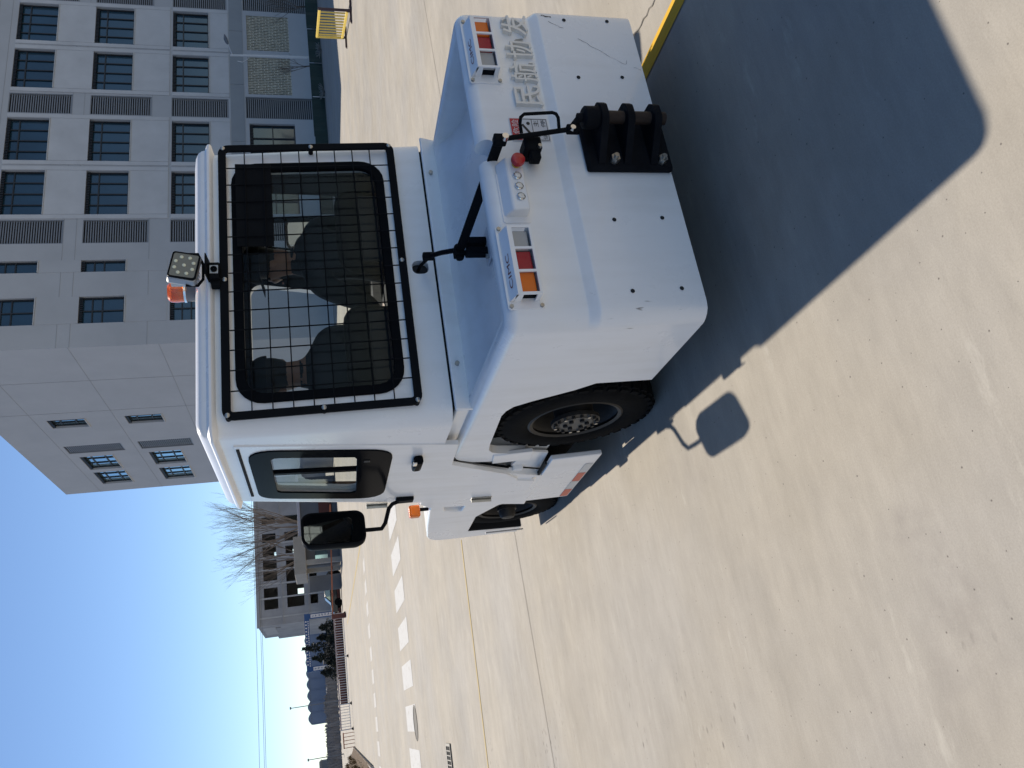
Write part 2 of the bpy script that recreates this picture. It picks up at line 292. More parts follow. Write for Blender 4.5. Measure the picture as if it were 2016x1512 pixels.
class MB:
    def __init__(s): s.v = []; s.f = []
    def add(s, vs, fs):
        k = len(s.v); s.v += [tuple(v) for v in vs]; s.f += [tuple(i+k for i in f) for f in fs]; return s
    def box(s, x0, x1, y0, y1, z0, z1):
        if x0 > x1: x0, x1 = x1, x0
        if y0 > y1: y0, y1 = y1, y0
        if z0 > z1: z0, z1 = z1, z0
        return s.add([(x0,y0,z0),(x1,y0,z0),(x1,y1,z0),(x0,y1,z0),(x0,y0,z1),(x1,y0,z1),(x1,y1,z1),(x0,y1,z1)],
                     [(0,3,2,1),(4,5,6,7),(0,1,5,4),(1,2,6,5),(2,3,7,6),(3,0,4,7)])
    def obox(s, c, ax, ay, az):
        """oriented box: centre and three half-axis vectors"""
        c, ax, ay, az = map(Vector, (c, ax, ay, az)); vs = []
        for k in (-1, 1):
            for (i, j) in ((-1,-1),(1,-1),(1,1),(-1,1)): vs.append(c+ax*i+ay*j+az*k)
        return s.add(vs, [(0,3,2,1),(4,5,6,7),(0,1,5,4),(1,2,6,5),(2,3,7,6),(3,0,4,7)])
    def bar(s, a, b, w, h, up=(0,0,1)):
        a, b = Vector(a), Vector(b); d = (b-a); L = d.length; d.normalize()
        u = Vector(up)
        if abs(d.dot(u)) > 0.98: u = Vector((1,0,0))
        sd = d.cross(u).normalized(); u = sd.cross(d)
        return s.obox((a+b)/2, d*L/2, sd*w/2, u*h/2)
    def prism(s, poly, axis, a0, a1):
        """poly of 2d points; axis 'x' -> (y,z), 'y' -> (x,z), 'z' -> (x,y)"""
        def P(p, a):
            return (a,p[0],p[1]) if axis == 'x' else (p[0],a,p[1]) if axis == 'y' else (p[0],p[1],a)
        n = len(poly); vs = [P(p, a0) for p in poly]+[P(p, a1) for p in poly]
        fs = [tuple(range(n))[::-1], tuple(range(n, 2*n))]+[(i, (i+1) % n, n+(i+1) % n, n+i) for i in range(n)]
        return s.add(vs, fs)
    def ring(s, outer, inner, axis, a0, a1):
        def P(p, a):
            return (a,p[0],p[1]) if axis == 'x' else (p[0],a,p[1]) if axis == 'y' else (p[0],p[1],a)
        n = len(outer); vs = [P(p,a0) for p in outer]+[P(p,a0) for p in inner]+[P(p,a1) for p in outer]+[P(p,a1) for p in inner]
        fs = []
        for i in range(n):
            j = (i+1) % n
            fs += [(i,j,n+j,n+i), (2*n+i,3*n+i,3*n+j,2*n+j), (i,2*n+i,2*n+j,j), (n+i,n+j,3*n+j,3*n+i)]
        return s.add(vs, fs)
    def cyl(s, a, b, r, n=16, r2=None, caps=True):
        a, b = Vector(a), Vector(b); r2 = r if r2 is None else r2
        d = (b-a).normalized(); u = Vector((0,0,1)) if abs(d.z) < 0.9 else Vector((1,0,0))
        p = d.cross(u).normalized(); q = d.cross(p); vs = []
        for c, rr in ((a, r), (b, r2)):
            for i in range(n):
                t = 2*math.pi*i/n; vs.append(c+p*math.cos(t)*rr+q*math.sin(t)*rr)
        fs = [(i, n+i, n+(i+1) % n, (i+1) % n) for i in range(n)]
        if caps: fs += [tuple(range(n)), tuple(range(n, 2*n))[::-1]]
        return s.add(vs, fs)
    def tube(s, pts, r, n=8, radii=None):
        pts = [Vector(p) for p in pts]; vs = []; fs = []; m = len(pts); pu = None
        for k, p in enumerate(pts):
            d = (pts[min(k+1, m-1)]-pts[max(k-1, 0)]).normalized()
            if pu is None:
                u = Vector((0,0,1)) if abs(d.z) < 0.9 else Vector((1,0,0)); pu = d.cross(u).normalized()
            pu = (pu-d*pu.dot(d)).normalized(); q = d.cross(pu); rr = radii[k] if radii else r
            for i in range(n):
                t = 2*math.pi*i/n; vs.append(p+pu*math.cos(t)*rr+q*math.sin(t)*rr)
        for k in range(m-1):
            for i in range(n): fs.append((k*n+i, k*n+(i+1) % n, (k+1)*n+(i+1) % n, (k+1)*n+i))
        fs += [tuple(range(n))[::-1], tuple(range((m-1)*n, m*n))]
        return s.add(vs, fs)
    def lathe(s, c, axis, prof, n=40, a0=0, a1=2*math.pi):
        """prof: (distance along axis, radius); axis vector"""
        c = Vector(c); d = Vector(axis).normalized(); u = Vector((0,0,1)) if abs(d.z) < 0.9 else Vector((1,0,0))
        p = d.cross(u).normalized(); q = d.cross(p); vs = []; fs = []; m = len(prof)
        for i in range(n):
            t = 2*math.pi*i/n
            for (h, r) in prof: vs.append(c+d*h+(p*math.cos(t)+q*math.sin(t))*r)
        for i in range(n):
            j = (i+1) % n
            for k in range(m-1): fs.append((i*m+k, i*m+k+1, j*m+k+1, j*m+k))
        return s.add(vs, fs)
    def loft(s, rings, cap=True):
        n = len(rings[0]); vs = [p for r_ in rings for p in r_]; fs = []
        for k in range(len(rings)-1):
            for i in range(n): fs.append((k*n+i, k*n+(i+1) % n, (k+1)*n+(i+1) % n, (k+1)*n+i))
        if cap: fs += [tuple(range(n))[::-1], tuple(range((len(rings)-1)*n, len(rings)*n))]
        return s.add(vs, fs)
    def build(s, name, m, parent=None, origin=None, smooth=32, bevel=0, segs=2, fix=True):
        T = Vector(BASE[parent]) if parent is not None else Vector(origin or (0,0,0))
        me = bpy.data.meshes.new(name)
        if parent is not None and origin is not None:
            o_ = Vector(origin); me.from_pydata([tuple(Vector(v)-o_) for v in s.v], [], s.f)
        else: me.from_pydata([tuple(Vector(v)-T) for v in s.v], [], s.f)
        if fix:
            bm = bmesh.new(); bm.from_mesh(me); bmesh.ops.recalc_face_normals(bm, faces=bm.faces[:]); bm.to_mesh(me); bm.free()
        if smooth: smooth_angle(me, smooth)
        for mm in (m if isinstance(m, (list, tuple)) else [m]): me.materials.append(MT[mm] if isinstance(mm, str) else mm)
        o = bpy.data.objects.new(name, me); COL.objects.link(o)
        if parent is not None:
            o.parent = parent
            if origin is not None: o.location = Vector(origin)-T
            BASE[o] = Vector(origin) if origin is not None else T
        else:
            o.location = T; BASE[o] = T
        if bevel:
            b = o.modifiers.new('bevel', 'BEVEL'); b.width = bevel; b.segments = segs; b.limit_method = 'ANGLE'; b.angle_limit = R(40); b.harden_normals = False
        return o

def tag(o, label=None, cat=None, group=None, kind=None):
    if label: o['label'] = label
    if cat: o['category'] = cat
    if group: o['group'] = group
    if kind: o['kind'] = kind
    return o
def thing(name, label, cat, loc, group=None):
    o = bpy.data.objects.new(name, None); COL.objects.link(o); o.location = loc; o.empty_display_size = 0.2
    BASE[o] = Vector(loc); return tag(o, label, cat, group)
def inst(src, parent, loc, name=None):
    """copy of a part that shares mesh data, placed at world loc"""
    o = src.copy(); COL.objects.link(o); o.parent = parent; o.location = Vector(loc)-Vector(BASE[parent]); BASE[o] = Vector(loc); return o
def copy_tree(o, parent=None, loc=None, rotz=None, scale=None):
    c = o.copy(); COL.objects.link(c); c.parent = parent
    if loc is not None: c.location = loc
    if rotz is not None: c.rotation_euler = (0, 0, rotz)
    if scale is not None: c.scale = (scale, scale, scale)
    for ch in o.children: copy_tree(ch, c)
    return c
def rrect(x0, x1, z0, z1, r, n=6):
    pts = []
    for (cx, cz, a) in ((x1-r, z1-r, 0), (x0+r, z1-r, 90), (x0+r, z0+r, 180), (x1-r, z0+r, 270)):
        for i in range(n+1):
            t = R(a+90*i/n); pts.append((cx+r*math.cos(t), cz+r*math.sin(t)))
    return pts
def rpoly(poly, r, n=5):
    """round the corners of a convex polygon"""
    out = []; m = len(poly)
    rs = r if isinstance(r, (list, tuple)) else [r]*m
    for i in range(m):
        p0, p1, p2 = (Vector(poly[i-1]), Vector(poly[i]), Vector(poly[(i+1) % m]))
        a = (p0-p1).normalized(); b = (p2-p1).normalized(); ang = a.angle(b)
        d = min(rs[i]/math.tan(ang/2), (p0-p1).length*0.45, (p2-p1).length*0.45); q0 = p1+a*d; q2 = p1+b*d
        for k in range(n+1):
            t = k/n; out.append(tuple(q0*(1-t)**2+p1*2*t*(1-t)+q2*t*t))
    return out
def offset_poly(pts, d):
    """shrink a (counter-clockwise or clockwise) polygon about its edges by d"""
    n = len(pts); area = sum(pts[i][0]*pts[(i+1) % n][1]-pts[(i+1) % n][0]*pts[i][1] for i in range(n)); sg = 1 if area > 0 else -1
    out = []
    for i in range(n):
        p0, p1, p2 = Vector(pts[i-1]), Vector(pts[i]), Vector(pts[(i+1) % n])
        e1 = (p1-p0); e2 = (p2-p1)
        if e1.length < 1e-7: e1 = e2
        if e2.length < 1e-7: e2 = e1
        e1 = e1.normalized(); e2 = e2.normalized()
        n1 = Vector((-e1.y, e1.x))*sg; n2 = Vector((-e2.y, e2.x))*sg; b = (n1+n2)
        b = b/max(1e-6, b.length)
        k = 1/max(0.35, b.dot(n1)); out.append(tuple(p1+b*d*k))
    return out
def cut(o, cutters):
    for mb in cutters:
        c = mb.build('cutter', 'dark', origin=tuple(BASE[o]), smooth=0)
        md = o.modifiers.new('b', 'BOOLEAN'); md.operation = 'DIFFERENCE'; md.solver = 'EXACT'; md.object = c
        bpy.context.view_layer.update()
        dg = bpy.context.evaluated_depsgraph_get()
        me = bpy.data.meshes.new_from_object(o.evaluated_get(dg))
        o.modifiers.remove(md); old = o.data; o.data = me; me.name = old.name; bpy.data.meshes.remove(old)
        cm = c.data; bpy.data.objects.remove(c); bpy.data.meshes.remove(cm)
    return o
def textmesh(s, size, depth=0.0, bold=0.0):
    """(verts, faces) of a line of text lying in xy, left-bottom at origin"""
    t = bpy.data.curves.new('t', 'FONT'); t.body = s; t.size = size; t.extrude = depth/2; t.offset = bold
    ob = bpy.data.objects.new('t', t); COL.objects.link(ob)
    dg = bpy.context.evaluated_depsgraph_get(); me = bpy.data.meshes.new_from_object(ob.evaluated_get(dg))
    vs = [tuple(v.co) for v in me.vertices]; fs = [tuple(p.vertices) for p in me.polygons]
    bpy.data.objects.remove(ob); bpy.data.curves.remove(t); bpy.data.meshes.remove(me)
    return vs, fs
def text_on_rear(mb, s, x0, x1, z0, z1, y, depth, bold=0.0):
    """fit text into an x/z box on a plane facing -y"""
    vs, fs = textmesh(s, 1.0, depth, bold)
    xs = [v[0] for v in vs]; ys = [v[1] for v in vs]; a, b, c, d = min(xs), max(xs), min(ys), max(ys)
    mb.add([(x0+(v[0]-a)/(b-a)*(x1-x0), y-v[2], z0+(v[1]-c)/(d-c)*(z1-z0)) for v in vs], fs)

# ================================================================== SETTING
# ground: one sheet to the horizon
g = MB(); g.add([(-1500,-300,0),(1500,-300,0),(1500,2500,0),(-1500,2500,0)], [(0,1,2,3)])
ground = tag(g.build('ground', 'ground', smooth=0), kind='structure')
def strip(name, m, a, b, w, z=0.004, parent=ground):
    a, b = Vector((*a, 0)), Vector((*b, 0)); d = (b-a).normalized(); sd = Vector((-d.y, d.x, 0))*w/2
    mb = MB(); mb.add([a-sd+Vector((0,0,z)), b-sd+Vector((0,0,z)), b+sd+Vector((0,0,z)), a+sd+Vector((0,0,z))], [(0,1,2,3)])
    return mb.build(name, m, parent, smooth=0)
strip('slab_joint', 'joint', (-8, 6.20), (30, 8.55), 0.009)
strip('slab_joint', 'joint', (-6, -0.9), (9, 0.0), 0.014)
def crack(pts, w):
    mb = MB(); L = []; Rr = []
    for i, p in enumerate(pts):
        q = Vector(pts[min(i+1, len(pts)-1)])-Vector(pts[max(i-1, 0)]); nrm = Vector((-q.y, q.x)).normalized()*w*(0.4+0.8*random.random())/2
        L.append((p[0]+nrm.x, p[1]+nrm.y, 0.004)); Rr.append((p[0]-nrm.x, p[1]-nrm.y, 0.004))
    k = len(L); mb.add(L+Rr, [(i, i+1, k+i+1, k+i) for i in range(k-1)]); return mb.build('crack', 'joint', ground, smooth=0)
cp = []
for i in range(30):
    t = i/29; cp.append((2.93+0.16*t+random.uniform(-.014, .014), 2.3+1.0*t))
crack(cp, 0.010)
strip('painted_line', 'yellow_line', (2.757, -3), (2.757, 10.4), 0.095)
strip('painted_line', 'yellow_old', (-14, 10.36), (1.9, 9.5), 0.05)
strip('painted_line', 'yellow_old', (6.95, 30), (6.87, 60), 0.16)
for k in range(-3, 7):                                   # crosswalk, near and far
    x = 1.70+0.862*k
    if k > 2: x += 0.0
    mb = MB(); mb.add([(x-.26,17.12,.004),(x+.26,17.12,.004),(x+.26,19.33,.004),(x-.26,19.33,.004)], [(0,1,2,3)]); mb.build('crosswalk_stripe', 'zebra', ground, smooth=0)
for k in range(-2, 9):
    x = -0.88+0.83*k
    mb = MB(); mb.add([(x-.25,31.2,.004),(x+.25,31.2,.004),(x+.25,32.5,.004),(x-.25,32.5,.004)], [(0,1,2,3)]); mb.build('crosswalk_stripe', 'zebra2', ground, smooth=0)
# manhole cover and drain grate
mh = thing('manhole_cover', 'round dark iron manhole cover on the crosswalk stripe', 'manhole cover', (-0.12, 17.36, 0))
MB().lathe((-0.12,17.36,0), (0,0,1), [(0.004,0.30),(0.010,0.30),(0.012,0.27),(0.007,0.265),(0.007,0.001)], 28).build('lid', mat('iron_lid', (0.10,0.092,0.08), 0.8, var=0.3, vscale=9), mh)
MB().lathe((-0.12,17.36,0), (0,0,1), [(0.004,0.345),(0.011,0.345),(0.013,0.31),(0.004,0.308)], 28).build('rim', mat('iron_ring', (0.16,0.145,0.12), 0.8, var=0.3, vscale=9), mh)
dg_ = thing('drain_grate', 'small dark iron drain grate in the concrete', 'drain grate', (-0.72, 12.75, 0))
MB().box(-0.98,-0.46,12.55,12.95,0.004,0.006).build('pit', 'void', dg_, smooth=0)
fr = MB(); fr.ring([(-1.0,12.52),(-0.44,12.52),(-0.44,12.98),(-1.0,12.98)], [(-0.96,12.56),(-0.48,12.56),(-0.48,12.94),(-0.96,12.94)], 'z', 0.004, 0.02); fr.build('frame', 'flange', dg_)
for i in range(7):
    MB().box(-0.94+0.065*i,-0.925+0.065*i,12.56,12.94,0.006,0.018).build('bar', 'flange', dg_, smooth=0)
for j in range(2): MB().box(-0.96,-0.48,12.68+.12*j,12.70+.12*j,0.006,0.016).build('crossbar', 'hub', dg_, smooth=0)

# ---------------------------------------------------------------- big office building on the right (north side, in shade)
BX0, BY0, BX1, BY1, BH = 21.536, 43.0, 82.0, 70.45, 21.68
bld = thing('office_building', 'large grey panelled office building behind the tow tractor', 'building', (BX0, BY0, 0))
def wall_mesh(mb, u0, u1, z0, z1, holes, P, depth):
    """sheet with rectangular holes and reveals; P(u, d, z) -> point, d is depth inwards"""
    us = sorted({u0, u1, *[h[0] for h in holes], *[h[1] for h in holes]}); zs = sorted({z0, z1, *[h[2] for h in holes], *[h[3] for h in holes]})
    for i in range(len(us)-1):
        for j in range(len(zs)-1):
            uc, zc = (us[i]+us[i+1])/2, (zs[j]+zs[j+1])/2
            if any(h[0] < uc < h[1] and h[2] < zc < h[3] for h in holes): continue
            mb.add([P(us[i],0,zs[j]), P(us[i+1],0,zs[j]), P(us[i+1],0,zs[j+1]), P(us[i],0,zs[j+1])], [(0,1,2,3)])
    for (a, b, c, d) in holes:
        q = [P(a,0,c),P(b,0,c),P(b,0,d),P(a,0,d),P(a,depth,c),P(b,depth,c),P(b,depth,d),P(a,depth,d)]
        mb.add(q, [(0,1,5,4),(1,2,6,5),(2,3,7,6),(3,0,4,7)])
PF = lambda u, d, z: (u, BY0+d, z)          # long facade, u = X
PE = lambda u, d, z: (BX0+d, u, z)          # end wall, u = Y
rows = [(6.93, 9.21), (11.63, 14.0), (16.25, 18.6)]
bigc = []; louv = []
unit = 9.55
for k in range(-1, 5):
    o = k*unit
    if k == -1: continue
    bigc += [(30.32+o, 33.50+o), (34.24+o, 37.46+o)]; louv += [(37.86+o, 39.42+o)]
louv = [(28.31, 29.95)]+louv
smallc = [(23.02, 24.74), (26.36, 27.16)]
holes = []; wins = []; lous = []
for (z0, z1) in rows:
    for (a, b) in bigc+smallc: holes.append((a, b, z0, z1)); wins.append((a, b, z0, z1))
    for (a, b) in louv: holes.append((a, b, z0-1.2, z1+.03)); lous.append((a, b, z0-1.2, z1+.03))
gw = [(34.24, 37.44, 1.58, 4.46), (30.3, 33.5, 1.58, 4.46), (53.4, 56.5, 1.58, 4.46)]; gl = [(37.86, 39.69, .3, 4.66), (47.45, 49.2, .3, 4.66), (28.3, 29.95, .3, 4.66)]
scr = [(39.92, 43.18, 1.62, 4.45), (43.80, 47.03, 1.62, 4.45)]
holes += gw+gl+scr
wm = MB(); wall_mesh(wm, BX0, BX1, 0, BH, holes, PF, 0.32)
eh = []
ew = [(53.6, 55.1, 11.55, 13.85), (53.6, 55.1, 16.3, 18.57), (61.3, 64.4, 11.5, 13.8), (65.3, 68.5, 11.5, 13.8), (61.3, 64.5, 16.3, 18.58), (65.2, 68.4, 16.3, 18.6), (61.3, 64.4, 6.85, 9.1), (65.3, 68.5, 6.85, 9.1), (53.6, 55.1, 6.85, 9.1)]
el = [(58.75, 60.42, 10.4, 14.1), (58.78, 60.42, 15.2, 19.0), (58.75, 60.42, 5.7, 9.3)]
wall_mesh(wm, BY0, BY1, 0, BH, ew+el, PE, 0.32)
wm.add([(BX0,BY1,0),(BX1,BY1,0),(BX1,BY1,BH),(BX0,BY1,BH)], [(0,1,2,3)])
wm.add([(BX1,BY0,0),(BX1,BY1,0),(BX1,BY1,BH),(BX1,BY0,BH)], [(0,1,2,3)])
wall = wm.build('wall', 'panel_grey', bld, smooth=0, fix=False)
MB().box(BX0-.0, BX1, BY0, BY1, BH, BH+.25).build('roof', 'panel_grey', bld, smooth=0)
# parapet cap
# pale panels standing 4 cm proud round the window bays
def proud(u0, u1, z0, z1, Pf, name='panel', m='panel_light', d=0.045):
    mb = MB(); q = [Pf(u0,0.002,z0),Pf(u1,0.002,z0),Pf(u1,0.002,z1),Pf(u0,0.002,z1),Pf(u0,-d,z0),Pf(u1,-d,z0),Pf(u1,-d,z1),Pf(u0,-d,z1)]
    mb.add(q, [(4,5,6,7),(0,1,5,4),(1,2,6,5),(2,3,7,6),(3,0,4,7)]); return mb.build(name, m, bld, smooth=0)
for (z0, z1) in rows:
    top = z0
    low = z0-2.25 if z0 > 7 else 5.66
    for (a, b) in bigc:
        proud(a, b-.0, low, top-.06, PF)
        proud(b+.02, b+.30, low, z1, PF, 'pilaster')
        proud(a-.30, a-.02, low, z1, PF, 'pilaster')
        proud(a, b, top-.055, top, PF, 'sill', 'sill', 0.09)
    for (a, b) in smallc: proud(a, b, top-.055, top, PF, 'sill', 'sill', 0.07); proud(a, b, low, top-.06, PF, 'panel', 'panel_grey', .02)
for (z0, z1) in ((4.72, 5.60),):
    u = BX0+.05
    while u < 70: proud(u, u+4.72, z0, z1, PF, 'band_panel', 'panel_dark', 0.03); u += 4.78
for (a, b, c, d) in ew: proud(a-.02, b+.02, c-.06, c, PE, 'sill', 'sill', 0.07)
# floor joints as recessed-looking fillets
for z in (10.38, 14.35, 15.02, 18.95, 19.7):
    mb = MB(); mb.box(BX0, 70, BY0-.012, BY0-.001, z, z+.03); mb.build('joint', 'panel_joint', bld, smooth=0)
for z in (9.75, 14.42, 19.25):
    mb = MB(); mb.box(BX0-.012, BX0-.001, BY0, BY1, z, z+.03); mb.build('joint', 'panel_joint', bld, smooth=0)
for y in (47.5, 52.4): MB().box(BX0-.012, BX0-.001, y, y+.03, 5, BH).build('joint', 'panel_joint', bld, smooth=0)
def frame_mesh(w, h, nv, tr, fw, deep, yface):
    """window frame in local coordinates: u 0..w along, z 0..h; returned as MB boxes in (u, d, z)"""
    B = [(0, w, 0, fw), (0, w, h-fw, h), (0, fw, fw, h-fw), (w-fw, w, fw, h-fw)]
    for i in range(1, nv): B.append((w*i/nv-fw*.4, w*i/nv+fw*.4, fw, h-fw))
    for t in tr: B.append((fw, w-fw, h*t-fw*.4, h*t+fw*.4))
    return B
cache = {}
def window(a, b, c, d, Pf, nv, tr, gm, key):
    w, h = round(b-a, 2), round(d-c, 2); k = (key, w, h, nv, gm); o_ = Pf(a, 0, c)
    def bx(mb, u0, u1, d0, d1, z0, z1):
        p = Pf(a+u0, d0, c+z0); q = Pf(a+u1, d1, c+z1); mb.box(p[0], q[0], p[1], q[1], p[2], q[2])
    if k not in cache:
        fm = MB()
        for (u0, u1, z0, z1) in frame_mesh(w, h, nv, tr, 0.085, 0, 0): bx(fm, u0, u1, .16+random.uniform(0,.002), .26, z0, z1)
        n = 18
        for i in range(int(w/.12)): bx(fm, .05+i*.12, .10+i*.12, .03, .15, h-.20, h-.02)     # sun-shade fins under the head
        f = fm.build('window', 'mullion', bld, origin=o_, smooth=0)
        pm = MB(); bx(pm, .02, w-.02, .23, .25, .02, h-.02)
        p = pm.build('pane', gm, bld, origin=o_, smooth=0); p.parent = f; p.location = (0,0,0)
        cache[k] = f
    else:
        f = inst(cache[k], bld, o_); p = cache[k].children[0].copy(); COL.objects.link(p); p.parent = f
    return f
for i, (a, b, c, d) in enumerate(wins): window(a, b, c, d, PF, 4 if b-a > 2 else (2 if b-a > 1 else 1), (0.72, ) if b-a > 2 else (0.5, .72), 'bldglass', 'F')
for (a, b, c, d) in ew: window(a, b, c, d, PE, 3, (0.3, 0.72), 'bldglass2', 'E')
for (a, b, c, d) in gw: window(a, b, c, d, PF, 3, (0.5,), 'bldglass', 'F')
MB().box(34.5, 36.2, BY0+.27, BY0+.29, 2.0, 3.0).build('blind', 'blind', bld, smooth=0)
MB().box(34.6, 37.2, BY0+.27, BY0+.29, 3.2, 4.2).build('blind', 'blind', bld, smooth=0)
lcache = {}
def louvre(a, b, c, d, Pf, key):
    w, h = round(b-a, 2), round(d-c, 2); o_ = Pf(a, 0, c)
    def bx(mb, u0, u1, d0, d1, z0, z1):
        p = Pf(a+u0, d0, c+z0); q = Pf(a+u1, d1, c+z1); mb.box(p[0], q[0], p[1], q[1], p[2], q[2])
    if (key, w, h) not in lcache:
        bk = MB(); bx(bk, 0, w, .24, .30, 0, h); b0 = bk.build('louvre', 'louvre_back', bld, origin=o_, smooth=0)
        fm = MB()
        for (u0, u1, z0, z1) in ((0, .05, 0, h), (w-.05, w, 0, h), (.05, w-.05, 0, .05), (.05, w-.05, h-.05, h)): bx(fm, u0, u1, .02, .1, z0, z1)
        f0 = fm.build('frame', 'louvre', bld, origin=o_, smooth=0); f0.parent = b0; f0.location = (0,0,0)
        sm = MB(); n = int(h/.135)
        for i in range(n):
            z = .06+(h-.12)*i/n
            bx(sm, .05, w-.05, .06, .13, z, z+.065)
        s0 = sm.build('slats', 'louvre', bld, origin=o_, smooth=0); s0.parent = b0; s0.location = (0,0,0); s0['kind'] = 'stuff'
        lcache[(key, w, h)] = b0
    else:
        b0 = inst(lcache[(key, w, h)], bld, o_)
        for ch in lcache[(key, w, h)].children:
            c2 = ch.copy(); COL.objects.link(c2); c2.parent = b0
for t in lous+gl: louvre(*t, PF, 'F')
for t in el: louvre(*t, PE, 'E')
for (a, b, c, d) in scr:                               # pierced block screens on the ground floor
    w, h = b-a, d-c
    bk = MB(); bk.box(a, b, BY0+.26, BY0+.30, c, d); b0 = bk.build('block_screen', 'louvre_back', bld, smooth=0)
    sm = MB(); n = 22
    for i in range(n+1):
        x = a+w*i/n; sm.box(x-.022, x+.022, BY0+.03, BY0+.16, c, d)
    for i in range(n):
        for j in range(7):
            z = c+h*(j+(.5 if i % 2 else 0))/6.6
            if z < d-.05: sm.box(a+w*i/n+.022, a+w*(i+1)/n-.022, BY0+.035, BY0+.155, z, z+.045)
    s0 = sm.build('screen_blocks', 'screen', b0, smooth=0); s0['kind'] = 'stuff'

# ---------------------------------------------------------------- low green fence, lamp post, small bare trees before the building
fen = thing('green_fence', 'low dark green sheet fence with thin pale posts before the office building', 'fence', (34, 32.8, 0))
x = 20.5; i = 0
while x < 52:
    mb = MB(); h = .66+random.uniform(-.02, .02)
    n = 8; vs = []; fs = []
    for k in range(n+1):
        yy = 32.8+.05*math.sin(k*1.9+i); vs += [(x+2.42*k/n, yy, .01), (x+2.42*k/n, yy+.01*math.sin(k), h)]
    for k in range(n): fs.append((2*k, 2*k+2, 2*k+3, 2*k+1))
    mb.add(vs, fs)
    o = mb.build('panel', 'greenfence', fen, smooth=0, fix=False); sd = o.modifiers.new('s', 'SOLIDIFY'); sd.thickness = .04
    if i % 3 == 1: MB().cyl((x, 32.68, 0), (x, 32.68, .62), .022, 8).build('post', 'pale_metal', fen)
    x += 2.45; i += 1
lp = thing('street_lamp', 'white lamp post with dark lamp head before the office facade', 'street lamp', (33.85, 33.6, 0))
mb = MB(); mb.tube([(33.85,33.6,0),(33.85,33.6,1.6),(33.85,33.6,3.2),(33.80,33.6,4.72)], .07, 12, [.095,.09,.07,.05]); mb.build('pole', 'pale_metal', lp)
mb = MB(); mb.tube([(33.84,33.6,3.7),(33.55,33.6,3.85),(33.35,33.6,4.1),(33.42,33.6,4.35)], .022, 8); mb.build('bracket', 'pale_metal', lp)
mb = MB(); mb.tube([(33.80,33.6,4.6),(34.3,33.6,4.74),(34.62,33.6,4.82)], .028, 8); mb.build('arm', 'pale_metal', lp)
mb = MB(); mb.tube([(34.55,33.6,4.80),(34.70,33.6,4.86),(34.95,33.6,4.93),(35.25,33.6,4.98)], .08, 10, [.03,.085,.10,.03]); mb.build('lamp_head', 'slate', lp)
def branch(mb, p, d, L, r, depth, spread, up, nmin=2, nmax=3):
    p = Vector(p); d = Vector(d).normalized(); pts = [p]; q = p; dd = d; k = 4
    for i in range(k):
        dd = (dd+Vector((random.uniform(-1,1), random.uniform(-1,1), random.uniform(-.4,1)*up))*.13).normalized(); q = q+dd*L/k; pts.append(q)
    mb.tube(pts, r, 5 if r > .03 else 3, [r*(1-.45*i/k) for i in range(k+1)])
    if depth == 0: return
    for i in range(random.randint(nmin, nmax)):
        t = random.choice(pts[2:]); a = Vector((random.uniform(-1,1), random.uniform(-1,1), random.uniform(-.2,.6)))
        branch(mb, t, (dd+a*spread+Vector((0,0,up*.35))), L*random.uniform(.55,.8), r*.55, depth-1, spread, up, nmin, nmax)
    branch(mb, q, dd, L*.7, r*.55, depth-1, spread, up, nmin, nmax)
def bare_tree(name, label, loc, h, r, depth, spread, up, group, trunk=.3, nmin=2, nmax=3, stems=1):
    t = thing(name, label, 'tree', loc, group); x, y, z = loc
    tm = MB(); tm.tube([(x,y,-.1),(x+.02*h,y,h*trunk*.5),(x,y,h*trunk)], r, 8, [r*1.25, r, r*.8]); tm.build('trunk', 'bark', t)
    cm = MB()
    for s_ in range(4*stems):
        a = 2*math.pi*s_/(4*stems)+random.random(); branch(cm, (x,y,h*trunk*random.uniform(.75,1)), (math.cos(a)*.45, math.sin(a)*.45, 1), h*.26, r*.55, depth, spread, up, nmin, nmax)
    cm.build('crown', 'twig', t, smooth=0, fix=False); return t
bare_tree('bare_tree', 'small bare dark tree before the pierced screens, farthest from the tractor', (46.6, 37.5, 0), 4.6, .07, 3, .55, .7, 'small bare trees before the office')
bare_tree('bare_tree', 'small bare dark tree beside the white lamp post', (41.4, 37.0, 0), 3.4, .05, 3, .7, .5, 'small bare trees before the office')
bare_tree('bare_tree', 'thin bare sapling nearest the tractor cab before the ground floor louvres', (36.8, 37.2, 0), 2.9, .04, 3, .7, .5, 'small bare trees before the office')
for i, (sx_, lab) in enumerate(((30.2, 'dry grey bush at the foot of the green fence nearest the cab'), (33.0, 'dry grey bush at the foot of the green fence below the screens'))):
    b_ = MB()
    for k in range(60):
        a = random.uniform(0, 6.28); rr = random.uniform(.05, .45); b_.tube([(sx_, 32.2, 0), (sx_+rr*.6*math.cos(a), 32.2+.25*math.sin(a), .12), (sx_+rr*1.2*math.cos(a), 32.2+.35*math.sin(a), random.uniform(.1,.32))], .012, 3)
    tag(b_.build('dry_bush', mat('dry_bush%d' % i, (.20,.20,.19), .9), origin=(sx_, 32.2, 0), smooth=0, fix=False), lab, 'bush', 'dry bushes along the green fence')

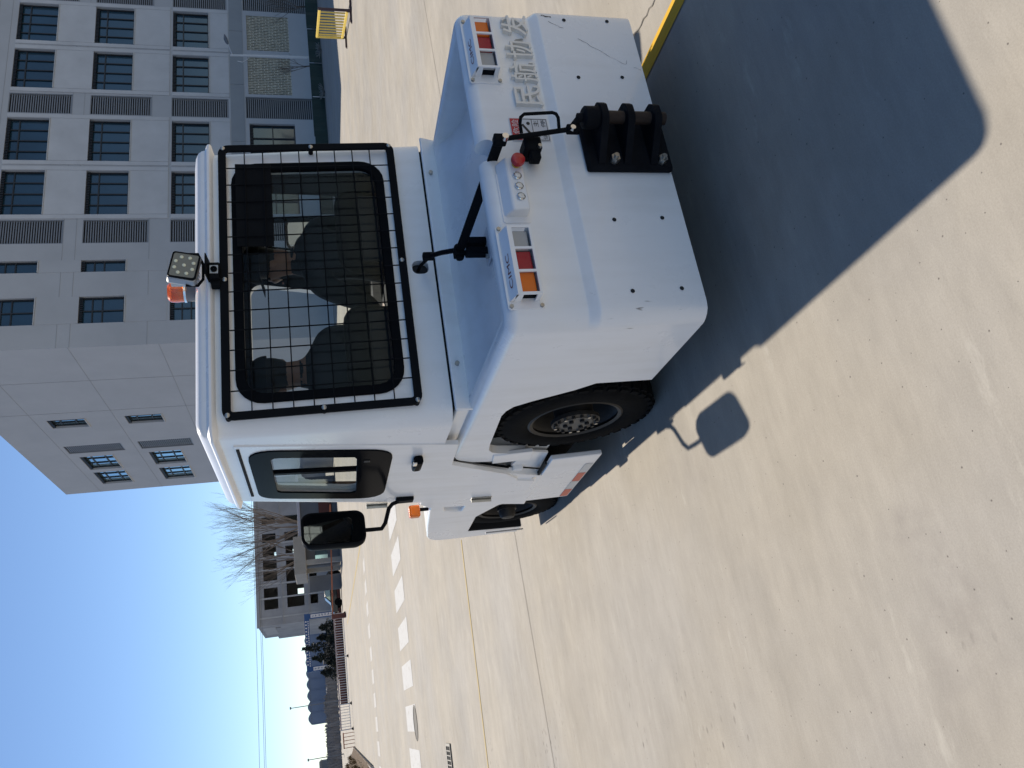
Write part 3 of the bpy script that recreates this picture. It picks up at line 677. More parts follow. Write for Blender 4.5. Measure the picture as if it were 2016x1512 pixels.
# ---------------------------------------------------------------- yellow crowd barrier on the right
A = Vector((17.55, 15.7, 0)); B = Vector((18.82, 17.84, 0)); dxy = (B-A).normalized(); nn = Vector((-dxy.y, dxy.x, 0))
cb = thing('crowd_barrier', 'yellow steel crowd barrier with upright bars standing on the concrete', 'barrier', tuple((A+B)/2))
def P(t, z): return A+(B-A)*t+Vector((0,0,z))
MB().bar(P(0,.84), P(1,.86), .05, .07).build('top_rail', 'yellow_paint', cb, bevel=.008)
MB().bar(P(0,.12), P(1,.13), .05, .07).build('bottom_rail', 'yellow_paint', cb, bevel=.008)
for t in (0, 1): MB().bar(P(t,.0 if t == 0 else .08), P(t,.88), .055, .055).build('end_post', 'yellow_paint' if t else 'purple_dark', cb, bevel=.006)
for i in range(1, 10): MB().bar(P(i/10,.155), P(i/10,.81), .028, .028).build('bar', 'yellow_paint', cb)
for t in (.02, .98):
    mb = MB(); c = P(t, 0)
    mb.bar(c-nn*.28+Vector((0,0,.03)), c+nn*.28+Vector((0,0,.03)), .05, .05); mb.bar(c+Vector((0,0,.05)), c+Vector((0,0,.13)), .05, .05)
    mb.bar(c-nn*.27+Vector((0,0,.0)), c-nn*.27+Vector((0,0,.03)), .06, .06); mb.bar(c+nn*.27, c+nn*.27+Vector((0,0,.03)), .06, .06)
    mb.build('foot', 'purple_dark', cb)

# ---------------------------------------------------------------- far left: unfinished concrete building
LY = 130.0; k_ = 1.3; LX0 = 12.41*k_; LX1 = 50; LH = 1.7+(9.15-1.7)*k_
lb = thing('unfinished_building', 'grey unfinished concrete building with dark empty window openings', 'building', (LX0, LY, 0))
zz = lambda z: 1.7+(z-1.7)*k_
PL = lambda u, d, z: (u, LY+d, z)
op = []
for (a, b) in ((21.78,20.61),(20.14,18.98),(18.78,17.63),(16.80,15.64),(15.47,14.27),(23.4,22.3),(25.47,24.6)): op.append((b*k_, a*k_, zz(6.73), zz(8.33)))
for (a, b) in ((21.68,20.72),(19.96,18.74)): op.append((b*k_, a*k_, zz(4.7), zz(5.64)))
for (a, b) in ((18.73,17.32),(17.11,15.65),(15.53,14.26),(23.4,22.3),(25.47,24.6)): op.append((b*k_, a*k_, zz(3.7), zz(5.68)))
for (a, b) in ((16.78,15.77),(15.69,14.37),(18.9,17.6),(21,20)): op.append((b*k_, a*k_, zz(2.1), zz(3.0)))
lm = MB(); wall_mesh(lm, LX0, LX1, 0, LH, op, PL, .45)
DY = 16
through = [(16.0*k_, 16.45*k_, zz(6.73), zz(7.3)), (16.0*k_+.2, 16.45*k_+.4, zz(3.72), zz(4.75)), (21.55*k_, 22.05*k_, zz(7.1), zz(7.6)), (21.7*k_, 22.2*k_, zz(4.75), zz(5.15))]
PLB = lambda u, d, z: (u, LY+DY+d, z)
wall_mesh(lm, LX0, LX1, 0, LH, [(a+1.9, b+2.1, c+.05, d) for (a, b, c, d) in through], PLB, .3)
PS = lambda u, d, z: (LX0+d, u, z)
wall_mesh(lm, LY, LY+DY, 0, LH, [(LY+3, LY+4.2, 8.2, 9.6)], PS, .3)
lm.add([(LX0,LY,LH),(LX1,LY,LH),(LX1,LY+DY,LH),(LX0,LY+DY,LH)], [(0,1,2,3)])
lm.build('wall', 'oldconcrete', lb, smooth=0, fix=False)
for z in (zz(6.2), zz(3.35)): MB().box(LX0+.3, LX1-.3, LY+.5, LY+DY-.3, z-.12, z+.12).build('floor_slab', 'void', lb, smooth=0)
MB().box(LX0-.2, LX1, LY-.25, LY+.0, LH-.35, LH+.1).build('cornice', 'oldconcrete', lb, smooth=0)
for z in (zz(6.32), zz(3.3)): MB().box(LX0+.0, LX1, LY-.14, LY-.002, z-.16, z+.05).build('string_course', 'oldconcrete', lb, smooth=0)
for x_ in (13.3, 15.55, 17.2, 18.9, 20.4, 22.1, 23.9): MB().box(x_*k_-.12, x_*k_+.12, LY-.08, LY-.002, 0, LH-.36).build('pilaster', 'oldconcrete2', lb, smooth=0)
MB().box(LX0+.4, LX0+4, LY+DY, LY+DY+7, 0, zz(7.67)).build('rear_wing', 'oldconcrete', lb, smooth=0)
for j in range(4): MB().box(LX0+.36, LX0+.40, LY+DY+.8+1.5*j, LY+DY+1.8+1.5*j, zz(5.2), zz(5.9)).build('pale_patch', 'oldconcrete2', lb, smooth=0)
MB().box(LX0-.03, LX0-.002, LY+2.4, LY+12, zz(7.3), zz(8.7)).build('pale_panel', 'oldconcrete2', lb, smooth=0)

# blue-grey hall far away, far houses
hx0, hx1, hy = 1.9, 24.0, 200.0
hall = thing('hall', 'long blue grey metal hall with scalloped roof edge far away', 'hall', (hx0, hy, 0))
MB().box(hx0, hx1, hy, hy+20, 0, 5.6).build('wall', 'bluegrey', hall, smooth=0)
for i in range(9): 
    x0 = hx0+i*2.45; MB().prism([(x0+2.45*t/8, 5.6+.62*math.sin(math.pi*t/8)) for t in range(9)], 'y', hy-.3, hy+20).build('roof_vault', 'bluegrey', hall)
for i in range(10): MB().box(hx0+i*2.45-.08, hx0+i*2.45+.08, hy-.12, hy-.002, 0, 5.6).build('rib', 'bluegrey', hall, smooth=0)
fb = thing('far_house', 'low grey house on the horizon beyond the bare wood', 'building', (-9, 240, 0))
MB().box(-14, -7.2, 240, 250, 0, 4.3).build('wall', 'slate', fb, smooth=0)
MB().prism([(-14.2,4.3),(-7,4.3),(-7.4,4.9),(-13.8,4.9)], 'y', 239.8, 250).build('roof', 'wood', fb, smooth=0)

# blue gantry gate with white boards
gt = thing('blue_gate', 'blue site gate with white lettered boards on both posts', 'gate', (9.4, 95, 0))
MB().box(6.25, 12.55, 94.9, 95.3, 3.2, 3.74).build('beam', 'blue', gt, bevel=.02)
MB().box(11.96, 12.52, 94.92, 95.28, 0, 3.2).build('post', 'blue', gt, bevel=.02)
MB().box(6.28, 6.84, 94.92, 95.28, 0, 3.2).build('post', 'blue', gt, bevel=.02)
for (a, b) in ((12.05, 12.42), (6.36, 6.74)):
    bd = MB().box(a, b, 94.85, 94.91, .55, 3.02).build('board', 'sticker', gt, smooth=0)
    for j in range(7):
        mb = MB(); z = 2.78-.345*j
        for _ in range(5):
            u = random.uniform(a+.06, b-.11); w_ = random.uniform(-.08, .08); mb.box(u, u+random.uniform(.03,.13), 94.838, 94.845, z+w_, z+w_+.03)
        mb.box((a+b)/2-.015, (a+b)/2+.015, 94.83, 94.837, z-.1, z+.1); mb.build('character', 'blue', bd, smooth=0)
for r_, (z, n, h) in enumerate(((3.58, 14, .16), (3.34, 22, .1))):
    for j in range(n):
        u = 11.7-5.0*j/n; MB().box(u-.1, u+.05, 94.885, 94.895, z-h/2, z+h/2).build('character', 'sticker', gt, smooth=0)

# conifers in front of the gate
def conifer(x, y, h, w, label):
    t = thing('conifer', label, 'tree', (x, y, 0), 'dark conifers by the blue gate'); MB().tube([(x,y,-.1),(x,y,h*.9)], .08, 6, [.1,.02]).build('trunk', 'bark', t)
    mb = MB()
    w *= 1.45
    for i in range(1100):
        z = h*random.random()**1.15*.97+.05; rr = w*max(.0,1-z/h)**.8*(.35+.75*random.random())*(1+.25*math.sin(z*9+x)); a = random.uniform(0, 6.283)
        c = Vector((x+rr*math.cos(a), y+rr*math.sin(a), z)); s_ = random.uniform(.08, .17)
        d1 = Vector((random.uniform(-1,1), random.uniform(-1,1), random.uniform(-.2,1))).normalized()*s_; d2 = Vector((random.uniform(-1,1), random.uniform(-1,1), random.uniform(-1,1))).normalized()*s_*.6
        mb.add([c-d2, c+d2, c+d1*1.7], [(0,1,2)])
    mb.build('crown', 'conifer', t, smooth=0, fix=False)
conifer(8.15, 88, 3.95, .75, 'tallest dark conifer in the middle before the blue gate')
conifer(9.95, 87, 2.1, .8, 'low dark conifer beside the right post of the blue gate')
conifer(9.1, 88.5, 2.4, .7, 'dark conifer just right of the tallest one')
conifer(7.0, 87, 2.95, .75, 'dark conifer with thin tip just left of the tallest one')
conifer(5.6, 88, 2.2, .9, 'broad dark conifer beyond the left post of the blue gate')
conifer(6.3, 86, 1.5, .8, 'lowest dark conifer below the left post of the blue gate')
conifer(8.6, 85.5, 1.4, .8, 'squat dark conifer at the foot of the tallest one')

# railing and red-brown wall
tag(MB().box(1.9, 17, 76, 76.3, 0, .60).build('brown_wall', 'redbrown', origin=(9,76,0), smooth=0), 'low red brown wall behind the silver railing', 'wall')
MT['railpink'] = mat('pinkish_rail', (0.42, 0.33, 0.33), 0.5)
rl = thing('railing', 'low silver steel railing with black footed posts along the far road edge', 'railing', (4, 63.4, 0))
px_ = [8.1, 4.95, 1.62, -.12]
for x_ in px_:
    MB().box(x_-.035, x_+.035, 63.36, 63.44, .08, .92).build('post', 'pale_metal', rl, smooth=0)
    MB().lathe((x_,63.4,0), (0,0,1), [(0,.13),(.03,.13),(.13,.04),(.13,0.001)], 10).build('foot', 'black', rl)
for a, b in zip(px_[:-1], px_[1:]):
    MB().box(b+.036, a-.036, 63.37, 63.43, .83, .92).build('top_rail', 'railpink', rl, smooth=0)
    MB().box(b+.036, a-.036, 63.38, 63.42, .16, .20).build('bottom_rail', 'pale_metal', rl, smooth=0)
    n = int((a-b)/.175)
    for i in range(1, n): x_ = b+(a-b)*i/n; MB().box(x_-.018, x_+.018, 63.385, 63.415, .201, .839).build('bar', 'pale_metal', rl, smooth=0)
r2 = thing('rusty_railing', 'short rust brown railing at the end of the silver one', 'railing', (-.7, 63, 0))
for i in range(5): MB().box(-.36-.24*i-.02, -.36-.24*i+.02, 62.9, 62.94, 0, .72).build('bar', 'boom', r2, smooth=0)
MB().box(-1.36, -.30, 62.89, 62.95, .721, .80).build('top_rail', 'boom', r2, smooth=0)
# barrier boom and gatehouse
bg = thing('barrier_gate', 'long orange brown boom barrier across the site entrance', 'barrier', (7.9, 62.3, 0))
MB().bar((7.75,62.3,.97), (16.4,62.3,.62), .07, .09).build('boom', 'boom', bg)
MB().box(7.62, 7.94, 62.1, 62.5, 0, 1.05).build('housing', 'redbrown', bg, bevel=.02)
for x_ in (9.4, 11.4, 13.4): MB().box(x_-.12, x_+.12, 62.262, 62.264, .90-(x_-7.75)*.0405-.035, .90-(x_-7.75)*.0405+.05).build('stripe', 'redbrown', bg, smooth=0)
gh = thing('gatehouse', 'tan concrete gatehouse canopy on columns beside the boom barrier', 'gatehouse', (12.8, 66, 0))
MB().box(11.6, 14.6, 64.4, 69, 2.72, 3.62).build('canopy', 'tan', gh, bevel=.03)
for (x_, y_) in ((12.5, 64.7), (14.2, 64.7), (12.5, 68.4)): MB().box(x_-.18, x_+.18, y_-.18, y_+.18, 0, 2.72).build('column', 'tan', gh, smooth=0)
MB().box(12.9, 14.5, 67.2, 69.5, 0, 2.70).build('booth', 'slate', gh, smooth=0)
MB().box(13.1, 13.9, 67.17, 67.198, 1.0, 2.0).build('booth_window', 'bldglass2', gh, smooth=0)
MB().box(10.9, 12.2, 69.4, 69.5, 0, 2.6).build('side_panel', 'slate', gh, smooth=0)
ann = thing('annex', 'dark slate annex with white roof edge left of the tractor cab', 'building', (17, 68, 0))
MB().box(14.9, 20.5, 68, 74, 0, 3.05).build('wall', 'slate', ann, smooth=0)
MB().box(14.7, 20.7, 67.7, 74.2, 3.052, 3.28).build('roof_edge', 'lilac', ann, bevel=.02)
MB().box(16.6, 18.6, 67.9, 67.998, .4, 1.5).build('notice_panel', 'redbrown', ann, smooth=0)
MB().box(15.2, 15.9, 67.95, 67.998, .9, 2.1).build('window', 'bldglass2', ann, smooth=0)
# parked dark car seen beyond the boom
car = thing('parked_car', 'small dark car parked under the gatehouse beyond the boom', 'car', (11.2, 72, 0))
cp_ = [(9.3,.35),(9.25,.75),(9.5,.9),(10.1,.95),(10.6,1.42),(12.2,1.45),(12.8,.98),(13.3,.9),(13.35,.4)]
MB().prism(cp_, 'y', 71.2, 72.8).build('body', 'carpaint', car, bevel=.06)
MB().prism([(10.25,.97),(10.68,1.36),(11.35,1.38),(11.35,.97)], 'y', 71.17, 71.21).build('window', 'bldglass2', car)
MB().prism([(11.45,.97),(11.45,1.38),(12.12,1.38),(12.6,.97)], 'y', 71.17, 71.21).build('window', 'bldglass2', car)
for x_ in (10.1, 12.5):
    for y_ in (71.18, 72.7): MB().lathe((x_,y_,.32), (0,1,0), [(0,.05),(0,.2),(-.02,.24),(0,.32),(.18,.32),(.18,.05)], 18).build('wheel', 'rubber', car)

# big bare tree(s) behind the cab
random.seed(21)
bare_tree('bare_tree', 'tall bare tree rising above the unfinished building beside the cab roof', (19.6, 82, 0), 13.2, .17, 5, .55, .8, 'tall bare trees beside the gatehouse', .22, 1, 2, 3)
bare_tree('bare_tree', 'slimmer bare tree left of the tall one above the gatehouse', (16.9, 84, 0), 10.8, .13, 5, .55, .8, 'tall bare trees beside the gatehouse', .25, 1, 2, 2)
# overhead wires
for i, (z0, z1, y) in enumerate(((8.36, 8.47, 80), (7.86, 7.94, 80.5), (8.0, 8.14, 81))):
    mb = MB(); pts = []
    for k in range(25):
        t = k/24; pts.append((44-74*t, y, z0-.6+.6*(2*t-1)**2+(z1-z0)*t)); 
    mb.tube(pts, .016, 4)
    tag(mb.build('overhead_wire', 'wire', origin=(8, y, 8)), ('uppermost thin overhead wire across the sky', 'lowest thin overhead wire across the sky', 'middle thin overhead wire across the sky')[i], 'wire', 'overhead wires')
for i, (x_, y_, h, lab) in enumerate(((3.6, 120, 6.6, 'slender lamp pole before the blue grey hall'), (-3.2, 120, 4.6, 'slender lamp pole beyond the dry grass bank'))):
    sl = thing('lamp_pole', lab, 'street lamp', (x_, y_, 0), 'distant lamp poles')
    MB().cyl((x_,y_,0), (x_,y_,h), .07, 8, .045).build('pole', 'slate', sl); MB().obox((x_,y_-.2,h+.08), (.16,0,0), (0,.3,0), (0,0,.09)).build('lamp_head', 'slate', sl)
# far bare wood as one mass
random.seed(5); mb = MB()
for i in range(2600):
    x_ = random.uniform(-45, 14); y_ = random.uniform(140, 175); h = random.uniform(1.0, 2.6)*(1 if x_ < 6 else .8)
    lean = random.uniform(-.5, .5); w_ = random.uniform(.05, .22)
    mb.add([(x_-w_,y_,0), (x_+w_,y_,0), (x_+lean+w_*.4,y_+.1,h), (x_+lean-w_*.4,y_,h*.96)], [(0,1,2,3)])
for i in range(160):
    x_ = random.uniform(-45, 12); y_ = random.uniform(150, 180); r_ = random.uniform(.8, 1.6)
    vs = []
    for k in range(9):
        a = 2*math.pi*k/9; vs.append((x_+r_*1.6*math.cos(a)*random.uniform(.8,1.2), y_+random.uniform(-.5,.5), max(0, 1.0+r_*.9*math.sin(a)*random.uniform(.8,1.2))))
    mb.add(vs, [tuple(range(9))])
tag(mb.build('distant_wood', 'wood', smooth=0, fix=False), 'grey bare wood along the horizon at far left', 'wood', kind='stuff')
# dry bank and kerb at far left
random.seed(9); vs = []; fs = []; nx, ny = 24, 40
for i in range(nx+1):
    for j in range(ny+1):
        u = i/nx; v = j/ny; x_ = -1.62-14*u+ .25*(1-v)*0+.3*v*(1-u); y_ = 37+27*v
        z_ = .12+1.15*min(1, u*4.5)**.8*(1 if v < .9 else (1-v)*10)*min(1, v*5+.25)+random.uniform(-.05,.05)*(u > 0)
        vs.append((x_, y_, z_))
for i in range(nx):
    for j in range(ny): a = i*(ny+1)+j; fs.append((a, a+ny+1, a+ny+2, a+1))
bank = MB().add(vs, fs).build('bank', 'soil', smooth=60); tag(bank, kind='structure')
gm_ = MB()
for i in range(14000):
    v = random.choice(vs); p = Vector(v)+Vector((random.uniform(-.3,.3), random.uniform(-.35,.35), -.02))
    if p.x > -1.75: continue
    h = random.uniform(.08, .3); d = Vector((random.uniform(-.1,.1), random.uniform(-.1,.1), h)); w_ = Vector((random.uniform(-.03,.03), random.uniform(-.03,.03), 0)); gm_.add([p-w_, p+w_, p+d], [(0,1,2)])
tag(gm_.build('dry_grass', 'drygrass', smooth=0, fix=False), 'dry brown grass on the bank at far left', 'grass', kind='stuff')
kb = tag(bpy.data.objects.new('kerb', None), kind='structure'); COL.objects.link(kb); BASE[kb] = Vector((0,0,0))
y_ = 36.5
while y_ < 63:
    xk = -1.66+.3*(y_-36.5)/26; MB().box(xk-.14, xk, y_+.01, y_+.99, 0, .14).build('kerb_stone', 'kerb', kb, smooth=0); y_ += 1.0

# ================================================================== TOW TRACTOR
random.seed(3)
VX, XL0, XR0, YR0 = 2.01, 1.23, 2.79, 2.44
T = thing('tow_tractor', 'white airport tow tractor with caged rear window and black rear hitch', 'tow tractor', (VX, 4.2, 0))
def part(mb, name, m, parent=None, **k): return mb.build(name, m, parent or T, **k)
# ---- rear body: profile swept round left side, rear, right side
def u_path(rad=.075, yf=4.08):
    pts = [(XL0, yf, (-1,0), 0), (XL0, 3.4, (-1,0), 0), (XL0, 2.9, (-1,0), 0), (XL0, 2.60, (-1,0), 0)]
    for i in range(9):
        t = R(180+90*i/8); pts.append((XL0+rad+rad*math.cos(t), YR0+rad+rad*math.sin(t), (math.cos(t), math.sin(t)), min(1, max(0, (i-1)/5))))
    for i in range(1, 12): pts.append((XL0+rad+(XR0-XL0-2*rad)*i/12, YR0, (0,-1), 1))
    for i in range(9):
        t = R(270+90*i/8); pts.append((XR0-rad+rad*math.cos(t), YR0+rad+rad*math.sin(t), (math.cos(t), math.sin(t)), min(1, max(0, (7-i)/5))))
    pts += [(XR0, 2.60, (1,0), 0), (XR0, 2.9, (1,0), 0), (XR0, 3.4, (1,0), 0), (XR0, yf, (1,0), 0)]
    return pts
prof = [(0,.205,1), (0,.40,1), (0,.632,1), (0,.645,.93), (0,.672,.1), (0,.682,0), (0,.80,0), (0,.945,0)]      # (inward, z, bumper share)
for i in range(1, 7):
    t = R(90*i/6); prof.append((.05*(1-math.cos(t)), .945+.05*math.sin(t), 0))
for i in range(1, 7):
    t = R(90*i/6); prof.append((.055+.04*math.sin(t), .955+.04*math.cos(t), 0))
prof += [(.095,.86,0), (.06,.845,0), (.045,.80,0), (.045,.205,0)]
rings = []
for (x, y, nrm, w) in u_path():
    rings.append([(x-nrm[0]*(d-.03*s_*w), y-nrm[1]*(d-.03*s_*w), z) for (d, z, s_) in prof])
rb = part(MB().loft(rings), 'rear_body', 'white')
arch = [(3.02,-.1),(3.025,.47),(3.09,.55),(3.195,.725),(3.25,.80),(3.30,.825),(3.36,.835),(3.78,.812),(3.87,.80),(3.915,.775),(3.94,.735),(3.975,.57),(4.3,.585),(4.3,-.1)]
nose = [(3.86,1.1),(3.86,.997),(3.93,.985),(3.99,.955),(4.035,.91),(4.06,.86),(4.075,.78),(4.085,.6),(4.3,.6),(4.3,1.1)]
cut(rb, [MB().prism(arch, 'x', 1.0, 3.0), MB().prism(nose, 'x', 1.0, 3.0), MB().prism(rrect(1.972, 2.072, .925, 1.1, .03), 'y', 2.3, 2.62)])
smooth_angle(rb.data, 38)
part(MB().prism([(2.50,.862),(2.93,.868),(3.05,.885),(3.14,.92),(3.21,.965),(3.262,.992),(3.30,.992),(3.30,.80),(2.50,.80)], 'x', 1.31, 2.71), 'tray_floor', 'white', smooth=50)
sk = part(MB().obox((VX,3.280,1.022), (.765,0,0), (0,.006,.003), (0,-.012,.042)), 'rear_skirt', 'white', bevel=.004)
for (x, z) in ((1.47,1.03),(2.55,1.03)): part(MB().cyl((x,3.275,z), (x,3.255,z), .011, 8), 'bolt', 'steel', sk)
part(MB().box(1.26, 2.76, 3.32, 4.02, .86, 1.055), 'cab_base', 'white', bevel=.01)
part(MB().box(1.28, 2.74, 3.335, 3.40, 1.05, 1.075), 'cab_gap_shade', 'dark', smooth=0)  # dark strip painting the shadow gap below the cab
part(MB().box(1.56, 2.46, 2.60, 5.9, .28, .80), 'chassis', 'dark', smooth=0)
part(MB().box(1.31, 2.71, 2.56, 2.99, .30, .84), 'ballast', 'dark', smooth=0)
part(MB().box(1.34, 2.68, 3.98, 4.95, .20, .84), 'battery_box', 'dark', smooth=0)
# fender flap between wheel and door sill
for sx in (-1, 1):
    m = MB(); xx = VX+sx*.775
    m.obox((xx, 4.02, .64), (.012,0,0), (0,.012,.11), (0,.07,-.01)); part(m, 'mud_flap', 'white', bevel=.004)
# bolt holes in the bumper, their darkness painted as flat discs
for (x, z) in ((1.345,.50),(1.35,.296),(1.665,.506),(1.672,.30),(2.386,.515),(2.396,.313),(2.712,.52),(2.72,.316)):
    part(MB().lathe((x,2.4085,z), (0,-1,0), [(0,.0085),(.0012,.0085),(.0012,.0002)], 14), 'hole_shade_disc', 'void')

# ---- cab shell
def XL(z): return 1.21+.0337*(z-1.06)
def HW(z): return VX-XL(z)
def YC(z): return 3.315+.055*(z-1.06)/1.04
def YF(z): return 4.83-.29*(z-1.06)/1.04
def cab_ring(z, off=0, rr=.09, rf=.07, n=6):
    hw, y0, y1 = HW(z)-off, YC(z)+off, YF(z)-off; pts = []
    for (cx, cy, a, r_) in ((VX+hw-rf, y1-rf, 0, rf), (VX-hw+rf, y1-rf, 90, rf), (VX-hw+rr, y0+rr, 180, rr), (VX+hw-rr, y0+rr, 270, rr)):
        for i in range(n+1):
            t = R(a+90*i/n); pts.append((cx+r_*math.cos(t), cy+r_*math.sin(t), z))
    return pts
cab = part(MB().loft([cab_ring(z) for z in (1.068, 1.35, 1.6, 1.85, 2.12)]), 'cab_shell', 'white', smooth=0)
rear_win = rrect(1.395, 2.635, 1.295, 1.985, .085)
side_out = [(3.590,1.997),(4.405,1.997),(4.560,1.315),(3.668,1.315)]
side_gl = [(3.690,1.908),(4.31,1.908),(4.425,1.465),(3.735,1.480)]
cutters = [MB().loft([cab_ring(z, .045, .08, .05) for z in (1.0, 1.4, 1.8, 2.07)]),
           MB().prism(rear_win, 'y', 3.1, 3.6), MB().prism(rrect(1.36, 2.66, 1.25, 2.02, .08), 'y', 4.3, 5.2),
           MB().prism(rpoly(side_gl, .05), 'x', 1.0, 3.0), MB().prism([(x, z) for (x, z) in rrect(1.985, 2.06, 1.095, 1.175, .03)], 'y', 3.2, 3.36)]
cut(cab, cutters)
cab.data.materials.clear(); cab.data.materials.append(MT['white']); cab.data.materials.append(MT['interior'])
for p in cab.data.polygons:
    c = p.center+Vector(BASE[T]); inside = (abs(c.x-VX) < HW(c.z)-.03 and YC(c.z)+.03 < c.y < YF(c.z)-.03 and c.z < 2.10)
    p.material_index = 1 if inside else 0
smooth_angle(cab.data, 30)
part(MB().prism([(3.40,1.06),(4.08,1.06),(4.08,.72),(4.9,.72),(4.9,.70),(4.05,.70),(4.05,1.03),(3.40,1.03)], 'x', 1.27, 2.75), 'cab_floor', 'interior', smooth=0)
# roof with gutter
def roof_ring(z, off):
    hw, y0, y1 = HW(2.1)+off, YC(2.1)-off, YF(2.1)+off+.01; pts = []; rr = .05+off*.6
    for (cx, cy, a) in ((VX+hw-rr, y1-rr, 0), (VX-hw+rr, y1-rr, 90), (VX-hw+rr, y0+rr, 180), (VX+hw-rr, y0+rr, 270)):
        for i in range(7):
            t = R(a+90*i/6); pts.append((cx+rr*math.cos(t), cy+rr*math.sin(t), z))
    return pts
part(MB().loft([roof_ring(z, o) for (z, o) in ((2.090,-.02),(2.098,.004),(2.104,.026),(2.112,.032),(2.122,.030),(2.130,.016),(2.136,.004),(2.150,.002),(2.166,-.008),(2.180,-.03),(2.190,-.075),(2.196,-.16))]), 'roof', 'white', smooth=40)
# ---- rear window: seal, pane, plate, wire cage
def ring_rear(mb, outer, inner, d0, d1):
    n = len(outer); P = lambda p, d: (p[0], YC(p[1])-d, p[1]); vs = [P(p,d0) for p in outer]+[P(p,d0) for p in inner]+[P(p,d1) for p in outer]+[P(p,d1) for p in inner]; fs = []
    for i in range(n):
        j = (i+1) % n; fs += [(i,j,n+j,n+i),(2*n+i,3*n+i,3*n+j,2*n+j),(i,2*n+i,2*n+j,j),(n+i,n+j,3*n+j,3*n+i)]
    return mb.add(vs, fs)
part(ring_rear(MB(), rrect(1.368, 2.662, 1.268, 2.012, .12), rrect(1.412, 2.618, 1.312, 1.968, .085), -.012, .014), 'window_seal', 'seal', bevel=.004)
m = MB(); q = rrect(1.398, 2.632, 1.298, 1.982, .085); n = len(q)
m.add([(x, YC(z)+.006, z) for (x, z) in q]+[(x, YC(z)+.011, z) for (x, z) in q], [tuple(range(n)), tuple(range(n, 2*n))[::-1]]+[(i,(i+1) % n, n+(i+1) % n, n+i) for i in range(n)])
part(m, 'rear_window_pane', 'glass_rear', smooth=0)
CG = .042
cage = part(ring_rear(MB(), rrect(1.285, 2.752, 1.205, 2.068, .05), rrect(1.322, 2.715, 1.242, 2.031, .012), CG-.012, CG+.004), 'cage_frame', 'black', bevel=.003)
nv, nh = 14, 8
wm_ = None
for i in range(1, nv):
    x = 1.322+(2.715-1.322)*i/nv
    part(MB().tube([(x, YC(1.24)-CG+.006, 1.24), (x, YC(2.03)-CG+.006, 2.03)], .0031, 6), 'vertical_wire', 'black', cage)
for i in range(1, nh+1):
    z = 1.242+(2.031-1.242)*i/(nh+1)
    part(MB().tube([(1.322, YC(z)-CG, z), (2.715, YC(z)-CG, z)], .0031, 6), 'horizontal_wire', 'black', cage)
for (x, z) in ((1.307,2.045),(2.73,2.045),(1.307,1.228),(2.73,1.228),(VX-.03,2.046),(VX+.03,1.227),(1.307,1.64),(2.73,1.62)):
    part(MB().lathe((x, YC(z)-CG-.004, z), (0,-1,0), [(0,.012),(.004,.011),(.007,.006),(.0075,.001)], 10), 'screw', 'steel', cage)
    part(MB().cyl((x, YC(z)-CG+.010, z), (x, YC(z)+.002, z), .012, 8), 'standoff', 'black', cage)
part(MB().obox((2.405, YC(1.905)-.026, 1.905), (.24,0,0), (0,.003,0), (0,.0,.085)), 'dark_plate', 'black', bevel=.002)
